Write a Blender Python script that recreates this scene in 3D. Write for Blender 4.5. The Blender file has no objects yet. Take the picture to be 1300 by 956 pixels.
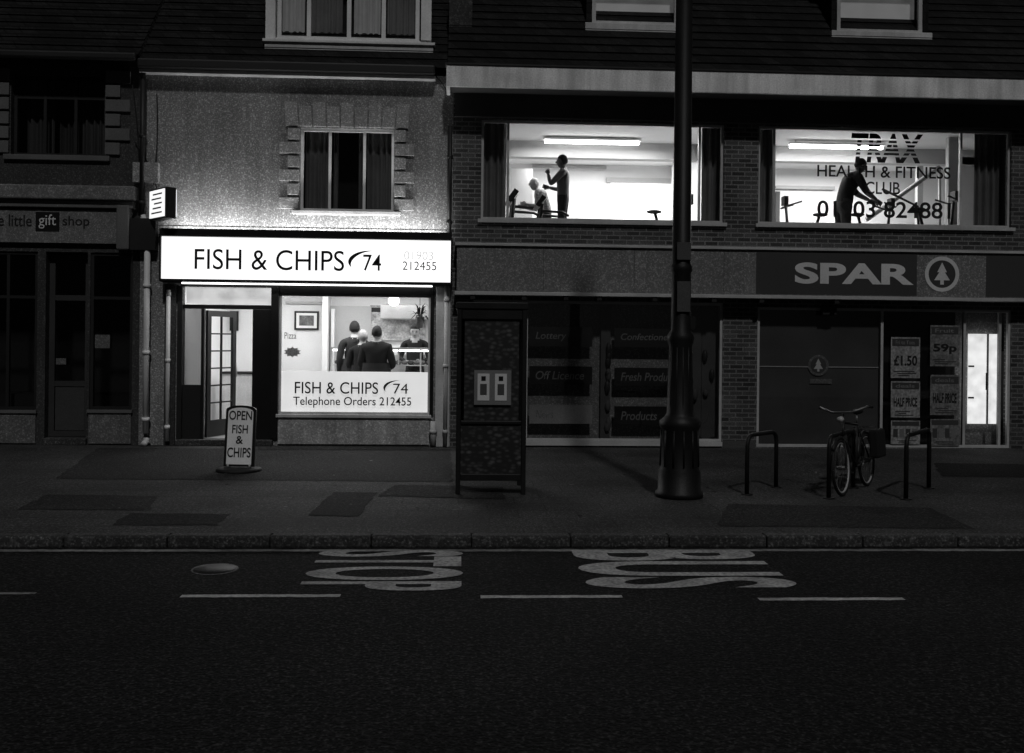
import bpy, bmesh, math, random
from mathutils import Vector, Matrix, Euler
random.seed(7)
sc = bpy.context.scene
sc.view_settings.view_transform = 'Standard'
sc.view_settings.look = 'None'
sc.view_settings.exposure = 0

# ------------------------------------------------------------------ camera
F = 1264.0; HC = 432.0
CAM = Vector((0, -16.8, 1.8))
th = math.radians(3.0); ro = math.radians(0.6)
fw = Vector((math.sin(th), math.cos(th), 0))
r0 = Vector((math.cos(th), -math.sin(th), 0)); u0 = Vector((0, 0, 1))
rt = r0*math.cos(ro)+u0*math.sin(ro); up = u0*math.cos(ro)-r0*math.sin(ro)
cd = bpy.data.cameras.new("camera"); cam = bpy.data.objects.new("camera", cd)
sc.collection.objects.link(cam); sc.camera = cam
cd.sensor_width = 36; cd.lens = F/1300*36; cd.shift_y = -(478-HC)/1300
cd.clip_end = 2000
M = Matrix.Identity(4)
for i in range(3):
    M[i][0] = rt[i]; M[i][1] = up[i]; M[i][2] = -fw[i]; M[i][3] = CAM[i]
cam.matrix_world = M

# pixel helpers: project image pixel coordinates through the camera to metres on a wall plane / on the ground
def ray(a, b): return fw+rt*((a-650)/F)+up*((HC-b)/F)
def S(a, b, Y=0.0):
    d = ray(a, b); t = (Y-CAM.y)/d.y
    return CAM.x+d.x*t, CAM.z+d.z*t
def G(a, b, z=0.0):
    d = ray(a, b); t = (z-CAM.z)/d.z
    return CAM.x+d.x*t, CAM.y+d.y*t
def R(a0, b0, a1, b1, Y=0.0):
    am = (a0+a1)/2; bm_ = (b0+b1)/2
    return S(a0, bm_, Y)[0], S(a1, bm_, Y)[0], S(am, b1, Y)[1], S(am, b0, Y)[1]

# ------------------------------------------------------------------ materials
def g(v): return (v, v, v, 1)
def base(name):
    m = bpy.data.materials.new(name); m.use_nodes = True
    nt = m.node_tree; b = nt.nodes['Principled BSDF']
    return m, nt, b
def mth(nt, op, a, b=None, c=None):
    n = nt.nodes.new('ShaderNodeMath'); n.operation = op
    for i, v in enumerate((a, b, c)):
        if v is None: continue
        if hasattr(v, 'links') or hasattr(v, 'is_linked'): nt.links.new(v, n.inputs[i])
        else: n.inputs[i].default_value = v
    return n.outputs[0]
def noise(nt, sc_, det=3, vec=None, sx=(1, 1, 1)):
    tc = nt.nodes.new('ShaderNodeTexCoord'); mp = nt.nodes.new('ShaderNodeMapping')
    mp.inputs['Scale'].default_value = sx
    nt.links.new(tc.outputs['Object'], mp.inputs[0])
    n = nt.nodes.new('ShaderNodeTexNoise'); n.inputs['Scale'].default_value = sc_; n.inputs['Detail'].default_value = det
    nt.links.new(mp.outputs[0], n.inputs['Vector'])
    return n.outputs['Fac']
def speckle(nt, z, s, amt):   # bright aggregate chips in the surface
    f = noise(nt, s, 1); k = mth(nt, 'MAXIMUM', mth(nt, 'SUBTRACT', f, .54), 0)
    f2 = noise(nt, s*.43, 2); k2 = mth(nt, 'MAXIMUM', mth(nt, 'SUBTRACT', f2, .52), 0)
    return mth(nt, 'MULTIPLY', z, mth(nt, 'ADD', mth(nt, 'MULTIPLY_ADD', k, 14*amt, 1-.5*amt), mth(nt, 'MULTIPLY', k2, 7*amt)))
def bump(nt, b, h, s, d=0.01):
    n = nt.nodes.new('ShaderNodeBump'); n.inputs['Strength'].default_value = s; n.inputs['Distance'].default_value = d
    nt.links.new(h, n.inputs['Height']); nt.links.new(n.outputs[0], b.inputs['Normal'])
def mat(name, v, rough=.7, var=.35, fine=.3, big=.9, fs=70, bs=.3, metal=0, spec=.3, streak=0, bd=.008, spk=0, spks=48):
    m, nt, b = base(name)
    a = noise(nt, big, 5); f = noise(nt, fs, 2)
    x = mth(nt, 'MULTIPLY_ADD', a, var*3, 1-var*1.5)
    y = mth(nt, 'MULTIPLY_ADD', f, fine*3, 1-fine*1.5)
    z = mth(nt, 'MULTIPLY', x, y)
    if streak:
        s = noise(nt, 2.5, 4, sx=(3, 3, .25)); s2 = mth(nt, 'MULTIPLY_ADD', s, streak*3, 1-streak*1.5)
        z = mth(nt, 'MULTIPLY', z, s2)
    z = mth(nt, 'MAXIMUM', mth(nt, 'MULTIPLY', z, v), v*.15)
    if spk: z = speckle(nt, z, spks, spk)
    nt.links.new(z, b.inputs['Base Color'])
    b.inputs['Roughness'].default_value = rough; b.inputs['Metallic'].default_value = metal
    b.inputs['Specular IOR Level'].default_value = spec
    if bs: bump(nt, b, f, bs, bd)
    return m
def brick(name, v, mortar, bw, bh, plane='xz', ms=.012, bs=.6, var=.5, off=.5, rough=.85, fine=1.6, spk=0):
    m, nt, b = base(name)
    tc = nt.nodes.new('ShaderNodeTexCoord'); sp = nt.nodes.new('ShaderNodeSeparateXYZ'); cb = nt.nodes.new('ShaderNodeCombineXYZ')
    nt.links.new(tc.outputs['Object'], sp.inputs[0])
    if plane == 'xz':
        nt.links.new(mth(nt, 'ADD', sp.outputs[0], sp.outputs[1]), cb.inputs[0]); nt.links.new(sp.outputs[2], cb.inputs[1])
    else:
        nt.links.new(sp.outputs[0], cb.inputs[0]); nt.links.new(sp.outputs[1], cb.inputs[1])
    t = nt.nodes.new('ShaderNodeTexBrick'); t.inputs['Scale'].default_value = 1
    t.inputs['Brick Width'].default_value = bw; t.inputs['Row Height'].default_value = bh
    t.inputs['Mortar Size'].default_value = ms; t.inputs['Mortar Smooth'].default_value = .2; t.offset = off
    t.inputs['Color1'].default_value = g(v*(1-var)); t.inputs['Color2'].default_value = g(v*(1+var)); t.inputs['Mortar'].default_value = g(mortar)
    nt.links.new(cb.outputs[0], t.inputs['Vector'])
    a = noise(nt, 1.1, 6); f = noise(nt, 55, 2)
    k = mth(nt, 'MULTIPLY', mth(nt, 'MULTIPLY_ADD', a, 1.8, .1), mth(nt, 'MAXIMUM', mth(nt, 'MULTIPLY_ADD', f, fine*1.4, 1-fine*.7), .1))
    bw_ = nt.nodes.new('ShaderNodeRGBToBW'); nt.links.new(t.outputs['Color'], bw_.inputs[0])
    z = mth(nt, 'MULTIPLY', bw_.outputs[0], k)
    if spk: z = speckle(nt, z, 46, spk)
    nt.links.new(z, b.inputs['Base Color'])
    b.inputs['Roughness'].default_value = rough; b.inputs['Specular IOR Level'].default_value = .25
    h = mth(nt, 'ADD', mth(nt, 'MULTIPLY', t.outputs['Fac'], -1), mth(nt, 'MULTIPLY', f, .4))
    bump(nt, b, h, bs, .01)
    return m
def emis(name, v, s, var=0.08, sc_=3):
    m, nt, b = base(name)
    b.inputs['Base Color'].default_value = g(v); b.inputs['Emission Color'].default_value = g(1)
    f = noise(nt, sc_, 2)
    nt.links.new(mth(nt, 'MULTIPLY', mth(nt, 'MULTIPLY_ADD', f, var*3, 1-var*1.5), s), b.inputs['Emission Strength'])
    return m
def glassmat(name, refl=.07, tint=1.0):
    m = bpy.data.materials.new(name); m.use_nodes = True; nt = m.node_tree; nt.nodes.clear()
    o = nt.nodes.new('ShaderNodeOutputMaterial'); mx = nt.nodes.new('ShaderNodeMixShader')
    t = nt.nodes.new('ShaderNodeBsdfTransparent'); t.inputs[0].default_value = g(tint)
    gl = nt.nodes.new('ShaderNodeBsdfGlossy'); gl.inputs['Roughness'].default_value = .03
    mx.inputs[0].default_value = refl
    nt.links.new(t.outputs[0], mx.inputs[1]); nt.links.new(gl.outputs[0], mx.inputs[2]); nt.links.new(mx.outputs[0], o.inputs[0])
    return m

m_asph = mat('asphalt', .0125, .9, .45, .4, .6, 38, 1.0, spec=.12, bd=.012, spk=1.1)
m_pave = brick('paving', .036, .026, .62, .45, 'xy', .009, .8, .10, fine=1.6, spk=.9)
m_patch = mat('tarmac_patch', .020, .9, .35, .4, 1, 45, .9, spec=.15, bd=.012, spk=1)
m_patch2 = mat('tarmac_patch_dark', .012, .9, .35, .4, 1, 45, .9, spec=.15, bd=.012, spk=1)
m_kerb = mat('kerb_stone', .045, .8, .4, .6, 2, 45, .6, spk=.7)
m_paint = mat('road_paint', .34, .8, .55, .7, 4, 30, .5)
m_paint2 = mat('road_paint_line', .40, .8, .5, .6, 3, 30, .5)
m_paint3 = mat('road_paint_worn', .20, .8, .6, .7, 3, 26, .5)
m_ground = mat('ground_mat', .04, .9)
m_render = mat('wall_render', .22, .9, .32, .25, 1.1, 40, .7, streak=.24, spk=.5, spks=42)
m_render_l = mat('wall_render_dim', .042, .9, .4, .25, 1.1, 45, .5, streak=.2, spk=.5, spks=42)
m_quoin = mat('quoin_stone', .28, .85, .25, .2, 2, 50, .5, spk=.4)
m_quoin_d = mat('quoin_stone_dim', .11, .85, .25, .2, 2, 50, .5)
m_tile = brick('roof_tiles', .0085, .002, .27, .17, 'xz', .014, .7, .5, spk=.6)
m_brick = brick('brick_dark', .055, .15, .225, .075, 'xz', .011, .7, .5)
m_white = mat('painted_white', .72, .5, .2, .12, 2, 40, .1, streak=.1)
m_white2 = mat('painted_white_worn', .48, .6, .3, .15, 2, 40, .15, streak=.2)
m_fascia = mat('eaves_board', .70, .6, .4, .25, 1.5, 40, .2, streak=.35)
m_black = mat('black_paint', .010, .4, .3, .2, 2, 50, .1)
m_soffit = mat('soffit', .06, .8)
m_dark = mat('dark_interior', .006, .9)
m_frame_d = mat('dark_frame', .016, .5, .3, .2)
m_gsign = mat('gift_sign_board', .15, .6, .25, .2, 2, 60, .1, spk=.4)
m_riserd = mat('stall_riser_paint', .11, .7, .35, .25, 2, 50, .2, streak=.2, spk=.4)
m_txt = mat('black_lettering', .01, .6, 0, 0, bs=0)
m_txtw = mat('white_lettering', .6, .6, .1, .1, bs=0)
m_txtg = mat('grey_lettering', .62, .6, .25, .15, bs=0)
m_txtb = mat('banner_lettering', .15, .6, .25, .15, bs=0)
m_sparbg = mat('sign_board_grey', .16, .5, .25, .25, 1, 60, .1, streak=.18, spk=.4)
m_sparbg2 = mat('sign_board_dark', .045, .5, .15, .2, 1, 60, .1)
m_shut = mat('window_board_grey', .15, .6, .4, .3, 1.2, 60, .1, spk=.4)
m_shut2 = mat('window_board_mid', .06, .6, .35, .3, 1.2, 60, .1)
m_alu = mat('aluminium', .42, .4, .3, .15, 2, 40, .1, spec=.5)
m_curt = mat('curtain_cloth', .14, .9, .3, .2, 2, 80, .2)
m_curt_w = mat('gym_curtain', .10, .9, .3, .2, 2, 80, .2)
m_int = mat('interior_white', .76, .7, .08, .05, .8, 40, .05)
m_int2 = mat('interior_grey', .42, .7, .1, .08, 1, 40, .05)
m_floor = mat('interior_floor', .25, .5)
m_steel = mat('stainless', .5, .3, .2, .1, 3, 40, 0, metal=.7)
m_glass = glassmat('glass', .05); m_glassd = glassmat('glass_dim', .06, .8)
m_tube = emis('fluorescent_tube', .9, 9, 0)
m_sign = emis('lightbox_face', .8, 1.2, .09, 1.0)
m_sign2 = emis('lightbox_face_small', .8, .95, .1, 3)
m_panel = emis('self_glowing_panel', .7, .58, .12, 2)  # vinyl panel's own glow stands in for room light coming through it
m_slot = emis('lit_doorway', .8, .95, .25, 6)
m_dormer = emis('lit_blind', .5, .05, .3, 4)
m_curtlit = emis('lit_curtain', .3, .02, .5, 6)
m_skin = mat('skin', .36, .6, .1, .1, bs=0)
m_hair_d = mat('hair_dark', .015, .8); m_hair_g = mat('hair_grey', .35, .8)
m_coat = mat('dark_coat', .010, .9, .2, .2, 5); m_shirt_w = mat('white_shirt', .6, .9, .1, .1, 5)
m_trou = mat('trousers', .03, .9); m_shoe = mat('shoes', .015, .5); m_skin_d = mat('skin_tanned', .10, .6, .1, .1, bs=0)
m_iron = mat('cast_iron_paint', .010, .5, .4, .3, 4, 60, .3, spec=.25)
m_rub = mat('rubber', .012, .7); m_chrome = mat('bike_metal', .14, .35, .1, .1, metal=.6, spec=.5)
m_bag = mat('pannier_cloth', .010, .9)
def pebble():
    m, nt, b = base('pebbled_panel')
    tc = nt.nodes.new('ShaderNodeTexCoord'); v = nt.nodes.new('ShaderNodeTexVoronoi'); v.inputs['Scale'].default_value = 13
    mp = nt.nodes.new('ShaderNodeMapping'); mp.inputs['Scale'].default_value = (1, 1, 1.7)
    nt.links.new(tc.outputs['Object'], mp.inputs[0]); nt.links.new(mp.outputs[0], v.inputs['Vector'])
    k = mth(nt, 'MULTIPLY', mth(nt, 'SUBTRACT', .60, v.outputs['Distance']), .15)
    nt.links.new(mth(nt, 'MAXIMUM', mth(nt, 'MULTIPLY', k, mth(nt, 'MULTIPLY_ADD', noise(nt, 9, 3), 2.8, -.6)), .006), b.inputs['Base Color'])
    b.inputs['Roughness'].default_value = .6
    return m
m_pebble = pebble()

# ------------------------------------------------------------------ mesh builder
class MB:
    def __init__(s): s.v = []; s.f = []; s.mi = []; s.sm = []; s.mats = []
    def mid(s, m):
        if m not in s.mats: s.mats.append(m)
        return s.mats.index(m)
    def add(s, vs, fs, m, smooth=False):
        o = len(s.v); s.v += [tuple(v) for v in vs]; k = s.mid(m)
        for f in fs: s.f.append(tuple(o+i for i in f)); s.mi.append(k); s.sm.append(smooth)
    def box(s, x0, x1, y0, y1, z0, z1, m, T=None):
        if x0 > x1: x0, x1 = x1, x0
        if z0 > z1: z0, z1 = z1, z0
        if y0 > y1: y0, y1 = y1, y0
        vs = [Vector(p) for p in [(x0,y0,z0),(x1,y0,z0),(x1,y1,z0),(x0,y1,z0),(x0,y0,z1),(x1,y0,z1),(x1,y1,z1),(x0,y1,z1)]]
        if T: vs = [T @ v for v in vs]
        s.add(vs, [(0,3,2,1),(4,5,6,7),(0,1,5,4),(1,2,6,5),(2,3,7,6),(3,0,4,7)], m)
    def tube(s, pts, rad, m, n=8, cap=True, smooth=True):
        pts = [Vector(p) for p in pts]
        if not hasattr(rad, '__len__'): rad = [rad]*len(pts)
        vs = []; ref = None
        for i, p in enumerate(pts):
            d = (pts[min(i+1, len(pts)-1)]-pts[max(i-1, 0)]).normalized()
            if ref is None: ref = Vector((0, 0, 1)) if abs(d.z) < .9 else Vector((1, 0, 0))
            a = ref-d*ref.dot(d)
            if a.length < 1e-4: a = d.orthogonal()
            a.normalize(); ref = a; b = d.cross(a)
            for k in range(n):
                t = 2*math.pi*k/n; vs.append(p+(a*math.cos(t)+b*math.sin(t))*rad[i])
        fs = [(i*n+k, i*n+(k+1) % n, (i+1)*n+(k+1) % n, (i+1)*n+k) for i in range(len(pts)-1) for k in range(n)]
        if cap: fs += [tuple(range(n))[::-1], tuple((len(pts)-1)*n+k for k in range(n))]
        s.add(vs, fs, m, smooth)
    def ell(s, c, r, m, T=None, nu=16, nv=10, fn=None):
        vs = []; fs = []
        for j in range(nv+1):
            ph = math.pi*j/nv
            for i in range(nu):
                t = 2*math.pi*i/nu
                v = Vector((math.sin(ph)*math.cos(t), math.sin(ph)*math.sin(t), math.cos(ph)))
                if fn: v = fn(v)
                v = Vector((c[0]+v.x*r[0], c[1]+v.y*r[1], c[2]+v.z*r[2]))
                vs.append(T @ v if T else v)
        for j in range(nv):
            for i in range(nu): fs.append((j*nu+i, (j+1)*nu+i, (j+1)*nu+(i+1) % nu, j*nu+(i+1) % nu))
        s.add(vs, fs, m, True)
    def obj(s, name, parent=None, bevel=0, loc=None, rz=0):
        me = bpy.data.meshes.new(name); me.from_pydata(s.v, [], s.f)
        for m in s.mats: me.materials.append(m)
        for p, k, q in zip(me.polygons, s.mi, s.sm): p.material_index = k; p.use_smooth = q
        me.update()
        o = bpy.data.objects.new(name, me); sc.collection.objects.link(o)
        if parent: o.parent = parent
        if loc: o.location = loc
        o.rotation_euler = (0, 0, rz)
        if bevel:
            b = o.modifiers.new('b', 'BEVEL'); b.width = bevel; b.segments = 2; b.limit_method = 'ANGLE'
        return o
def empty(name, loc=(0, 0, 0)):
    o = bpy.data.objects.new(name, None); sc.collection.objects.link(o); o.location = loc; o.empty_display_size = .3
    return o
def bx(par, name, r, y0, y1, m, bevel=0):
    b = MB(); b.box(r[0], r[1], y0, y1, r[2], r[3], m); return b.obj(name, par, bevel)

def wall(par, name, X0, X1, Z0, Z1, ops, Y0, Y1, m):
    xs = sorted({X0, X1, *[c for o in ops for c in o[:2]]}); zs = sorted({Z0, Z1, *[c for o in ops for c in o[2:]]})
    nx, nz = len(xs)-1, len(zs)-1
    def solid(i, j):
        if i < 0 or j < 0 or i >= nx or j >= nz: return False
        cx = (xs[i]+xs[i+1])/2; cz = (zs[j]+zs[j+1])/2
        return not any(o[0] < cx < o[1] and o[2] < cz < o[3] for o in ops)
    b = MB()
    for i in range(nx):
        for j in range(nz):
            if not solid(i, j): continue
            x0, x1, z0, z1 = xs[i], xs[i+1], zs[j], zs[j+1]
            q = lambda *p: b.add(p, [(0, 1, 2, 3)], m)
            q((x0,Y0,z0),(x1,Y0,z0),(x1,Y0,z1),(x0,Y0,z1)); q((x1,Y1,z0),(x0,Y1,z0),(x0,Y1,z1),(x1,Y1,z1))
            if not solid(i-1, j): q((x0,Y1,z0),(x0,Y0,z0),(x0,Y0,z1),(x0,Y1,z1))
            if not solid(i+1, j): q((x1,Y0,z0),(x1,Y1,z0),(x1,Y1,z1),(x1,Y0,z1))
            if not solid(i, j-1): q((x0,Y1,z0),(x1,Y1,z0),(x1,Y0,z0),(x0,Y0,z0))
            if not solid(i, j+1): q((x0,Y0,z1),(x1,Y0,z1),(x1,Y1,z1),(x0,Y1,z1))
    return b.obj(name, par)
def window(par, name, r, Y, fwid, m, mull=(), trans=(), glass=None, dep=.06):
    x0, x1, z0, z1 = r; b = MB(); w = fwid
    b.box(x0, x0+w, Y, Y+dep, z0, z1, m); b.box(x1-w, x1, Y, Y+dep, z0, z1, m)
    b.box(x0+w, x1-w, Y, Y+dep, z0, z0+w, m); b.box(x0+w, x1-w, Y, Y+dep, z1-w, z1, m)
    for x in mull: b.box(x-w/2, x+w/2, Y+.003, Y+dep-.003, z0+w, z1-w, m)
    for z in trans: b.box(x0+w, x1-w, Y+.006, Y+dep-.006, z-w/2, z+w/2, m)
    b.obj(name+'_frame', par)
    p = MB(); p.add([(x0+w, Y+dep/2, z0+w), (x1-w, Y+dep/2, z0+w), (x1-w, Y+dep/2, z1-w), (x0+w, Y+dep/2, z1-w)], [(0, 1, 2, 3)], glass or m_glass)
    p.obj(name+'_glass', par)
def curtain(par, name, x0, x1, z0, z1, Y, m, folds=None, amp=.03, flare=0):
    b = MB(); n = max(12, int(abs(x1-x0)*70)); vs = []; ph = random.random()*6
    fr = folds or abs(x1-x0)*9
    for i in range(n+1):
        t = i/n; x = x0+(x1-x0)*t; y = Y+amp*math.sin(t*fr*6.28+ph+.9*math.sin(t*9))
        vs += [(x, y, z1), (x+.01*math.sin(t*30), y*1+.01, z0)]
    b.add(vs, [(2*i, 2*i+1, 2*i+3, 2*i+2) for i in range(n)], m, True)
    return b.obj(name, par)
def textmesh(body, offset=0, shear=0, spacing=1.0):
    cu = bpy.data.curves.new('t', 'FONT'); cu.body = body; cu.offset = offset; cu.shear = shear; cu.space_character = spacing
    cu.extrude = .0; cu.resolution_u = 6
    o = bpy.data.objects.new('t', cu); sc.collection.objects.link(o)
    dg = bpy.context.evaluated_depsgraph_get(); me = bpy.data.meshes.new_from_object(o.evaluated_get(dg))
    bpy.data.objects.remove(o); return me
def text(par, name, body, r, Y, m, offset=0, shear=0, plane='wall', slices=0, spacing=1.0, T=None):
    me = textmesh(body, offset, shear, spacing); me.name = name
    xs = [v.co.x for v in me.vertices]; ys = [v.co.y for v in me.vertices]
    ax, bx_, ay, by = min(xs), max(xs), min(ys), max(ys)
    if slices:
        bm = bmesh.new(); bm.from_mesh(me); H = by-ay
        cuts = []
        for i in range(slices):
            a = ay+H*(.2+.7*i/slices); c = a+H*.06; cuts.append((a, c))
            for z in (a, c): bmesh.ops.bisect_plane(bm, geom=bm.verts[:]+bm.edges[:]+bm.faces[:], plane_co=(0, z, 0), plane_no=(0, 1, 0))
        dl = [f for f in bm.faces if any(a < f.calc_center_median().y < c for a, c in cuts)]
        bmesh.ops.delete(bm, geom=dl, context='FACES'); bm.to_mesh(me); bm.free()
    for v in me.vertices:
        u = (v.co.x-ax)/(bx_-ax); w = (v.co.y-ay)/(by-ay)
        if plane == 'wall': v.co = Vector((r[0]+(r[1]-r[0])*u, Y, r[2]+(r[3]-r[2])*w))
        else:  # lettering on the road: read by drivers travelling +X, r=(x0,x1,yNear,yFar)
            v.co = Vector((r[0]+(r[1]-r[0])*w, r[3]-(r[3]-r[2])*u, Y))
        if T: v.co = T @ v.co
    me.materials.clear(); me.materials.append(m)
    o = bpy.data.objects.new(name, me); sc.collection.objects.link(o); o.parent = par
    return o
def arealight(name, loc, sx, sy, power, rot=(0, 0, 0), par=None, spread=None):
    l = bpy.data.lights.new(name, 'AREA'); l.shape = 'RECTANGLE'; l.size = sx; l.size_y = sy; l.energy = power
    if spread: l.spread = spread
    o = bpy.data.objects.new(name, l); sc.collection.objects.link(o); o.location = loc; o.rotation_euler = rot
    if par: o.parent = par
    return o

# ------------------------------------------------------------------ ground, road, pavement
KY = G(650, 681)[1]; RZ = -.10
b = MB(); b.add([(-300, -300, RZ-.02), (300, -300, RZ-.02), (300, 300, RZ-.02), (-300, 300, RZ-.02)], [(0, 1, 2, 3)], m_ground); b.obj('ground')
b = MB(); b.add([(-60, -15.9, RZ), (60, -15.9, RZ), (60, KY, RZ), (-60, KY, RZ)], [(0, 1, 2, 3)], m_asph); b.obj('road')
b = MB(); b.box(-60, 60, KY+.15, 14, RZ-.02, 0, m_pave); b.obj('pavement')
b = MB(); b.box(-60, 60, -30, -16.05, RZ-.02, 0, m_pave); b.obj('pavement')
b = MB(); x = -20.0
while x < 22:
    dz = random.uniform(-.003, .003); b.box(x, x+.908, KY+random.uniform(-.004, .004), KY+.148, RZ-.01, .006+dz, m_kerb); x += .915
b.obj('kerb', bevel=.02)
b = MB(); b.box(-60, 60, -16.048, -15.9, RZ-.01, .004, m_kerb); b.obj('kerb', bevel=.01)
def gpoly(name, pts, z, m, par=None, zg=0):
    P = [Vector(G(*p, zg)) for p in pts]; out = []
    for i in range(len(P)):
        a, c = P[i], P[(i+1) % len(P)]; n = max(2, int((c-a).length/.12))
        for k in range(n): q = a+(c-a)*(k/n); out.append((q.x+random.uniform(-.02, .02), q.y+random.uniform(-.02, .02), z))
    b = MB(); b.add(out, [tuple(range(len(out)))[::-1]], m); return b.obj(name, par)
pp = empty('pavement_patches')
gpoly('forecourt', [(70, 608), (125, 569), (572, 571), (575, 612)], .004, m_patch, pp)
gpoly('patch_1', [(390, 655), (425, 625), (480, 626), (455, 656)], .005, m_patch2, pp)
gpoly('patch_2', [(140, 667), (165, 652), (292, 653), (275, 667)], .005, m_patch2, pp)
gpoly('patch_3', [(480, 630), (500, 616), (640, 618), (640, 634)], .0055, m_patch, pp)
gpoly('patch_4', [(20, 647), (60, 628), (200, 630), (190, 648)], .005, m_patch, pp)
gpoly('patch_5', [(910, 668), (925, 640), (1180, 645), (1240, 672)], .005, m_patch, pp)
gpoly('patch_6', [(1195, 605), (1185, 588), (1310, 590), (1330, 607)], .005, m_patch2, pp)
# litter and chewing gum
b = MB()
for k in range(150):
    x = random.uniform(-9, 11); y = random.uniform(KY+.3, -.6); r_ = random.uniform(.012, .03)
    b.add([(x+r_*math.cos(a*1.05)*random.uniform(.7, 1.2), y+r_*math.sin(a*1.05)*random.uniform(.7, 1.2), .0075) for a in range(6)], [tuple(range(6))], m_patch2 if k % 4 else m_riserd)
b.obj('gum_spots', pp)
# road markings
rm = empty('road_markings')
def strip(name, a0, a1, bmid, h, m):
    x0, y = G(a0, bmid, RZ); x1, _ = G(a1, bmid, RZ)
    yy = G((a0+a1)/2, bmid, RZ)[1]; n = int((x1-x0)/.06)
    b = MB(); vs = []
    for i in range(n+1): xx = x0+(x1-x0)*i/n; vs += [(xx, yy-h/2+random.uniform(-.006, .006), RZ+.004), (xx, yy+h/2+random.uniform(-.006, .006), RZ+.004)]
    b.add(vs, [(2*i, 2*i+2, 2*i+3, 2*i+1) for i in range(n)], m); b.obj(name, rm)
strip('bay_dash_1', 230, 432, 757, .075, m_paint2); strip('bay_dash_2', 610, 790, 758, .075, m_paint2); strip('bay_dash_3', 963, 1148, 761, .075, m_paint2)
strip('bay_dash_4', -150, 45, 754, .05, m_paint3)
yl = KY-.10
b = MB(); n = 500; vs = []
for i in range(n+1): xx = -20+40*i/n; vs += [(xx, yl-.09+random.uniform(-.01, .01), RZ+.004), (xx, yl+random.uniform(-.01, .01), RZ+.004)]
b.add(vs, [(2*i, 2*i+2, 2*i+3, 2*i+1) for i in range(n)], m_paint3); b.obj('kerb_line', rm)
yn, yf = G(700, 750, RZ)[1], G(700, 699, RZ)[1]
text(rm, 'stop_lettering', 'STOP', (G(392, 722, RZ)[0], G(588, 722, RZ)[0], yn, yf), RZ+.005, m_paint, offset=.025, plane='ground')
text(rm, 'bus_lettering', 'BUS', (G(734, 722, RZ)[0], G(985, 722, RZ)[0], G(700, 748, RZ)[1], yf), RZ+.005, m_paint, offset=.025, plane='ground')
mx, my = G(273, 723, RZ)
b = MB(); b.tube([(mx, my, RZ+.001), (mx, my, RZ+.008)], [.19, .185], m_paint3, 24); b.tube([(mx, my-.02, RZ+.008), (mx, my-.02, RZ+.012)], [.17, .165], m_iron, 24); b.obj('manhole_cover')

# ------------------------------------------------------------------ roof helper
def roof(par, name, X0, X1, zb, Yb, slope=1.05, zt=10.5, m=None):
    b = MB(); Yt = Yb+(zt-zb)/slope; n = int((zt-zb)/.17)
    for i in range(n):   # overlapping tile courses
        za = zb+(zt-zb)*i/n; ya = Yb+(Yt-Yb)*i/n; zc = zb+(zt-zb)*(i+1)/n; yc = Yb+(Yt-Yb)*(i+1)/n
        b.add([(X0, ya-.02, za+.012), (X1, ya-.02, za+.012), (X1, yc-.0, zc-.0), (X0, yc, zc)], [(0, 1, 2, 3)], m or m_tile)
        b.add([(X0, ya-.02, za+.012), (X0, ya, za), (X1, ya, za), (X1, ya-.02, za+.012)], [(0, 1, 2, 3)], m or m_tile)
    b.add([(X0, Yb, zb), (X0, Yt, zt), (X0, Yt, zb)], [(0, 1, 2)], m_brick); b.add([(X1, Yb, zb), (X1, Yt, zb), (X1, Yt, zt)], [(0, 1, 2)], m_brick)
    b.add([(X0, Yt, zt), (X1, Yt, zt), (X1, Yt+3, zb), (X0, Yt+3, zb)], [(0, 1, 2, 3)], m or m_tile)
    b.obj(name, par)

# ================================================================== GIFT SHOP
gs = empty('gift_shop_building')
GX0 = S(-130, 300)[0]; GX1 = S(178, 300)[0]
gwin = R(14, 95, 133, 197); ztop = S(90, 72)[1]
gshopz = S(90, 320)[1]
gp1 = R(-100, 322, 47, 520); gp2 = R(114, 322, 168, 520); gd = R(57, 375, 110, 562)
gd = (gd[0], gd[1], 0, gshopz)
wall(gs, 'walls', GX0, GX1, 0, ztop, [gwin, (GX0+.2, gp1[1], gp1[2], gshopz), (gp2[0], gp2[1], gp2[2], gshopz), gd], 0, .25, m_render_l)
wall(gs, 'rear_wall', GX0, GX1, 0, ztop, [], 5.8, 6.0, m_dark)
bx(gs, 'upper_room', (GX0+.1, GX1-.1, 3.2, ztop-.1), .8, .9, m_dark); bx(gs, 'shop_interior', (GX0+.1, GX1-.1, 0, gshopz+.1), 1.2, 1.3, m_dark)
window(gs, 'upper_window', gwin, .12, .05, m_frame_d, [gwin[0]+(gwin[1]-gwin[0])*k for k in (.33, .66)], [gwin[3]-.35], m_glassd)
m_curt_d = mat('curtain_dark', .05)  # darker cloth for the gift shop's upper curtains
curtain(gs, 'upper_curtain', gwin[0]+.1, gwin[0]+.55, gwin[2], gwin[3], .4, m_curt_d); curtain(gs, 'upper_curtain_b', gwin[1]-.6, gwin[1]-.05, gwin[2], gwin[3], .4, m_curt_d)
curtain(gs, 'upper_curtain_c', gwin[0]+.6, gwin[1]-.65, gwin[2], gwin[3], .45, mat('net', .03))
b = MB(); h = (gwin[3]-gwin[2]+.1)/6
for i in range(6):
    w = .42 if i % 2 else .26; z = gwin[2]+i*h
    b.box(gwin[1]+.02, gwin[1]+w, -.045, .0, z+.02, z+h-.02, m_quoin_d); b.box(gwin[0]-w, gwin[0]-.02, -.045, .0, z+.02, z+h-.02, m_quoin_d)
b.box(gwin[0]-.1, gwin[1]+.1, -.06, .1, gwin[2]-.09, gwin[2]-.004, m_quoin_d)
b.obj('window_quoins', gs, .008)
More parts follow.
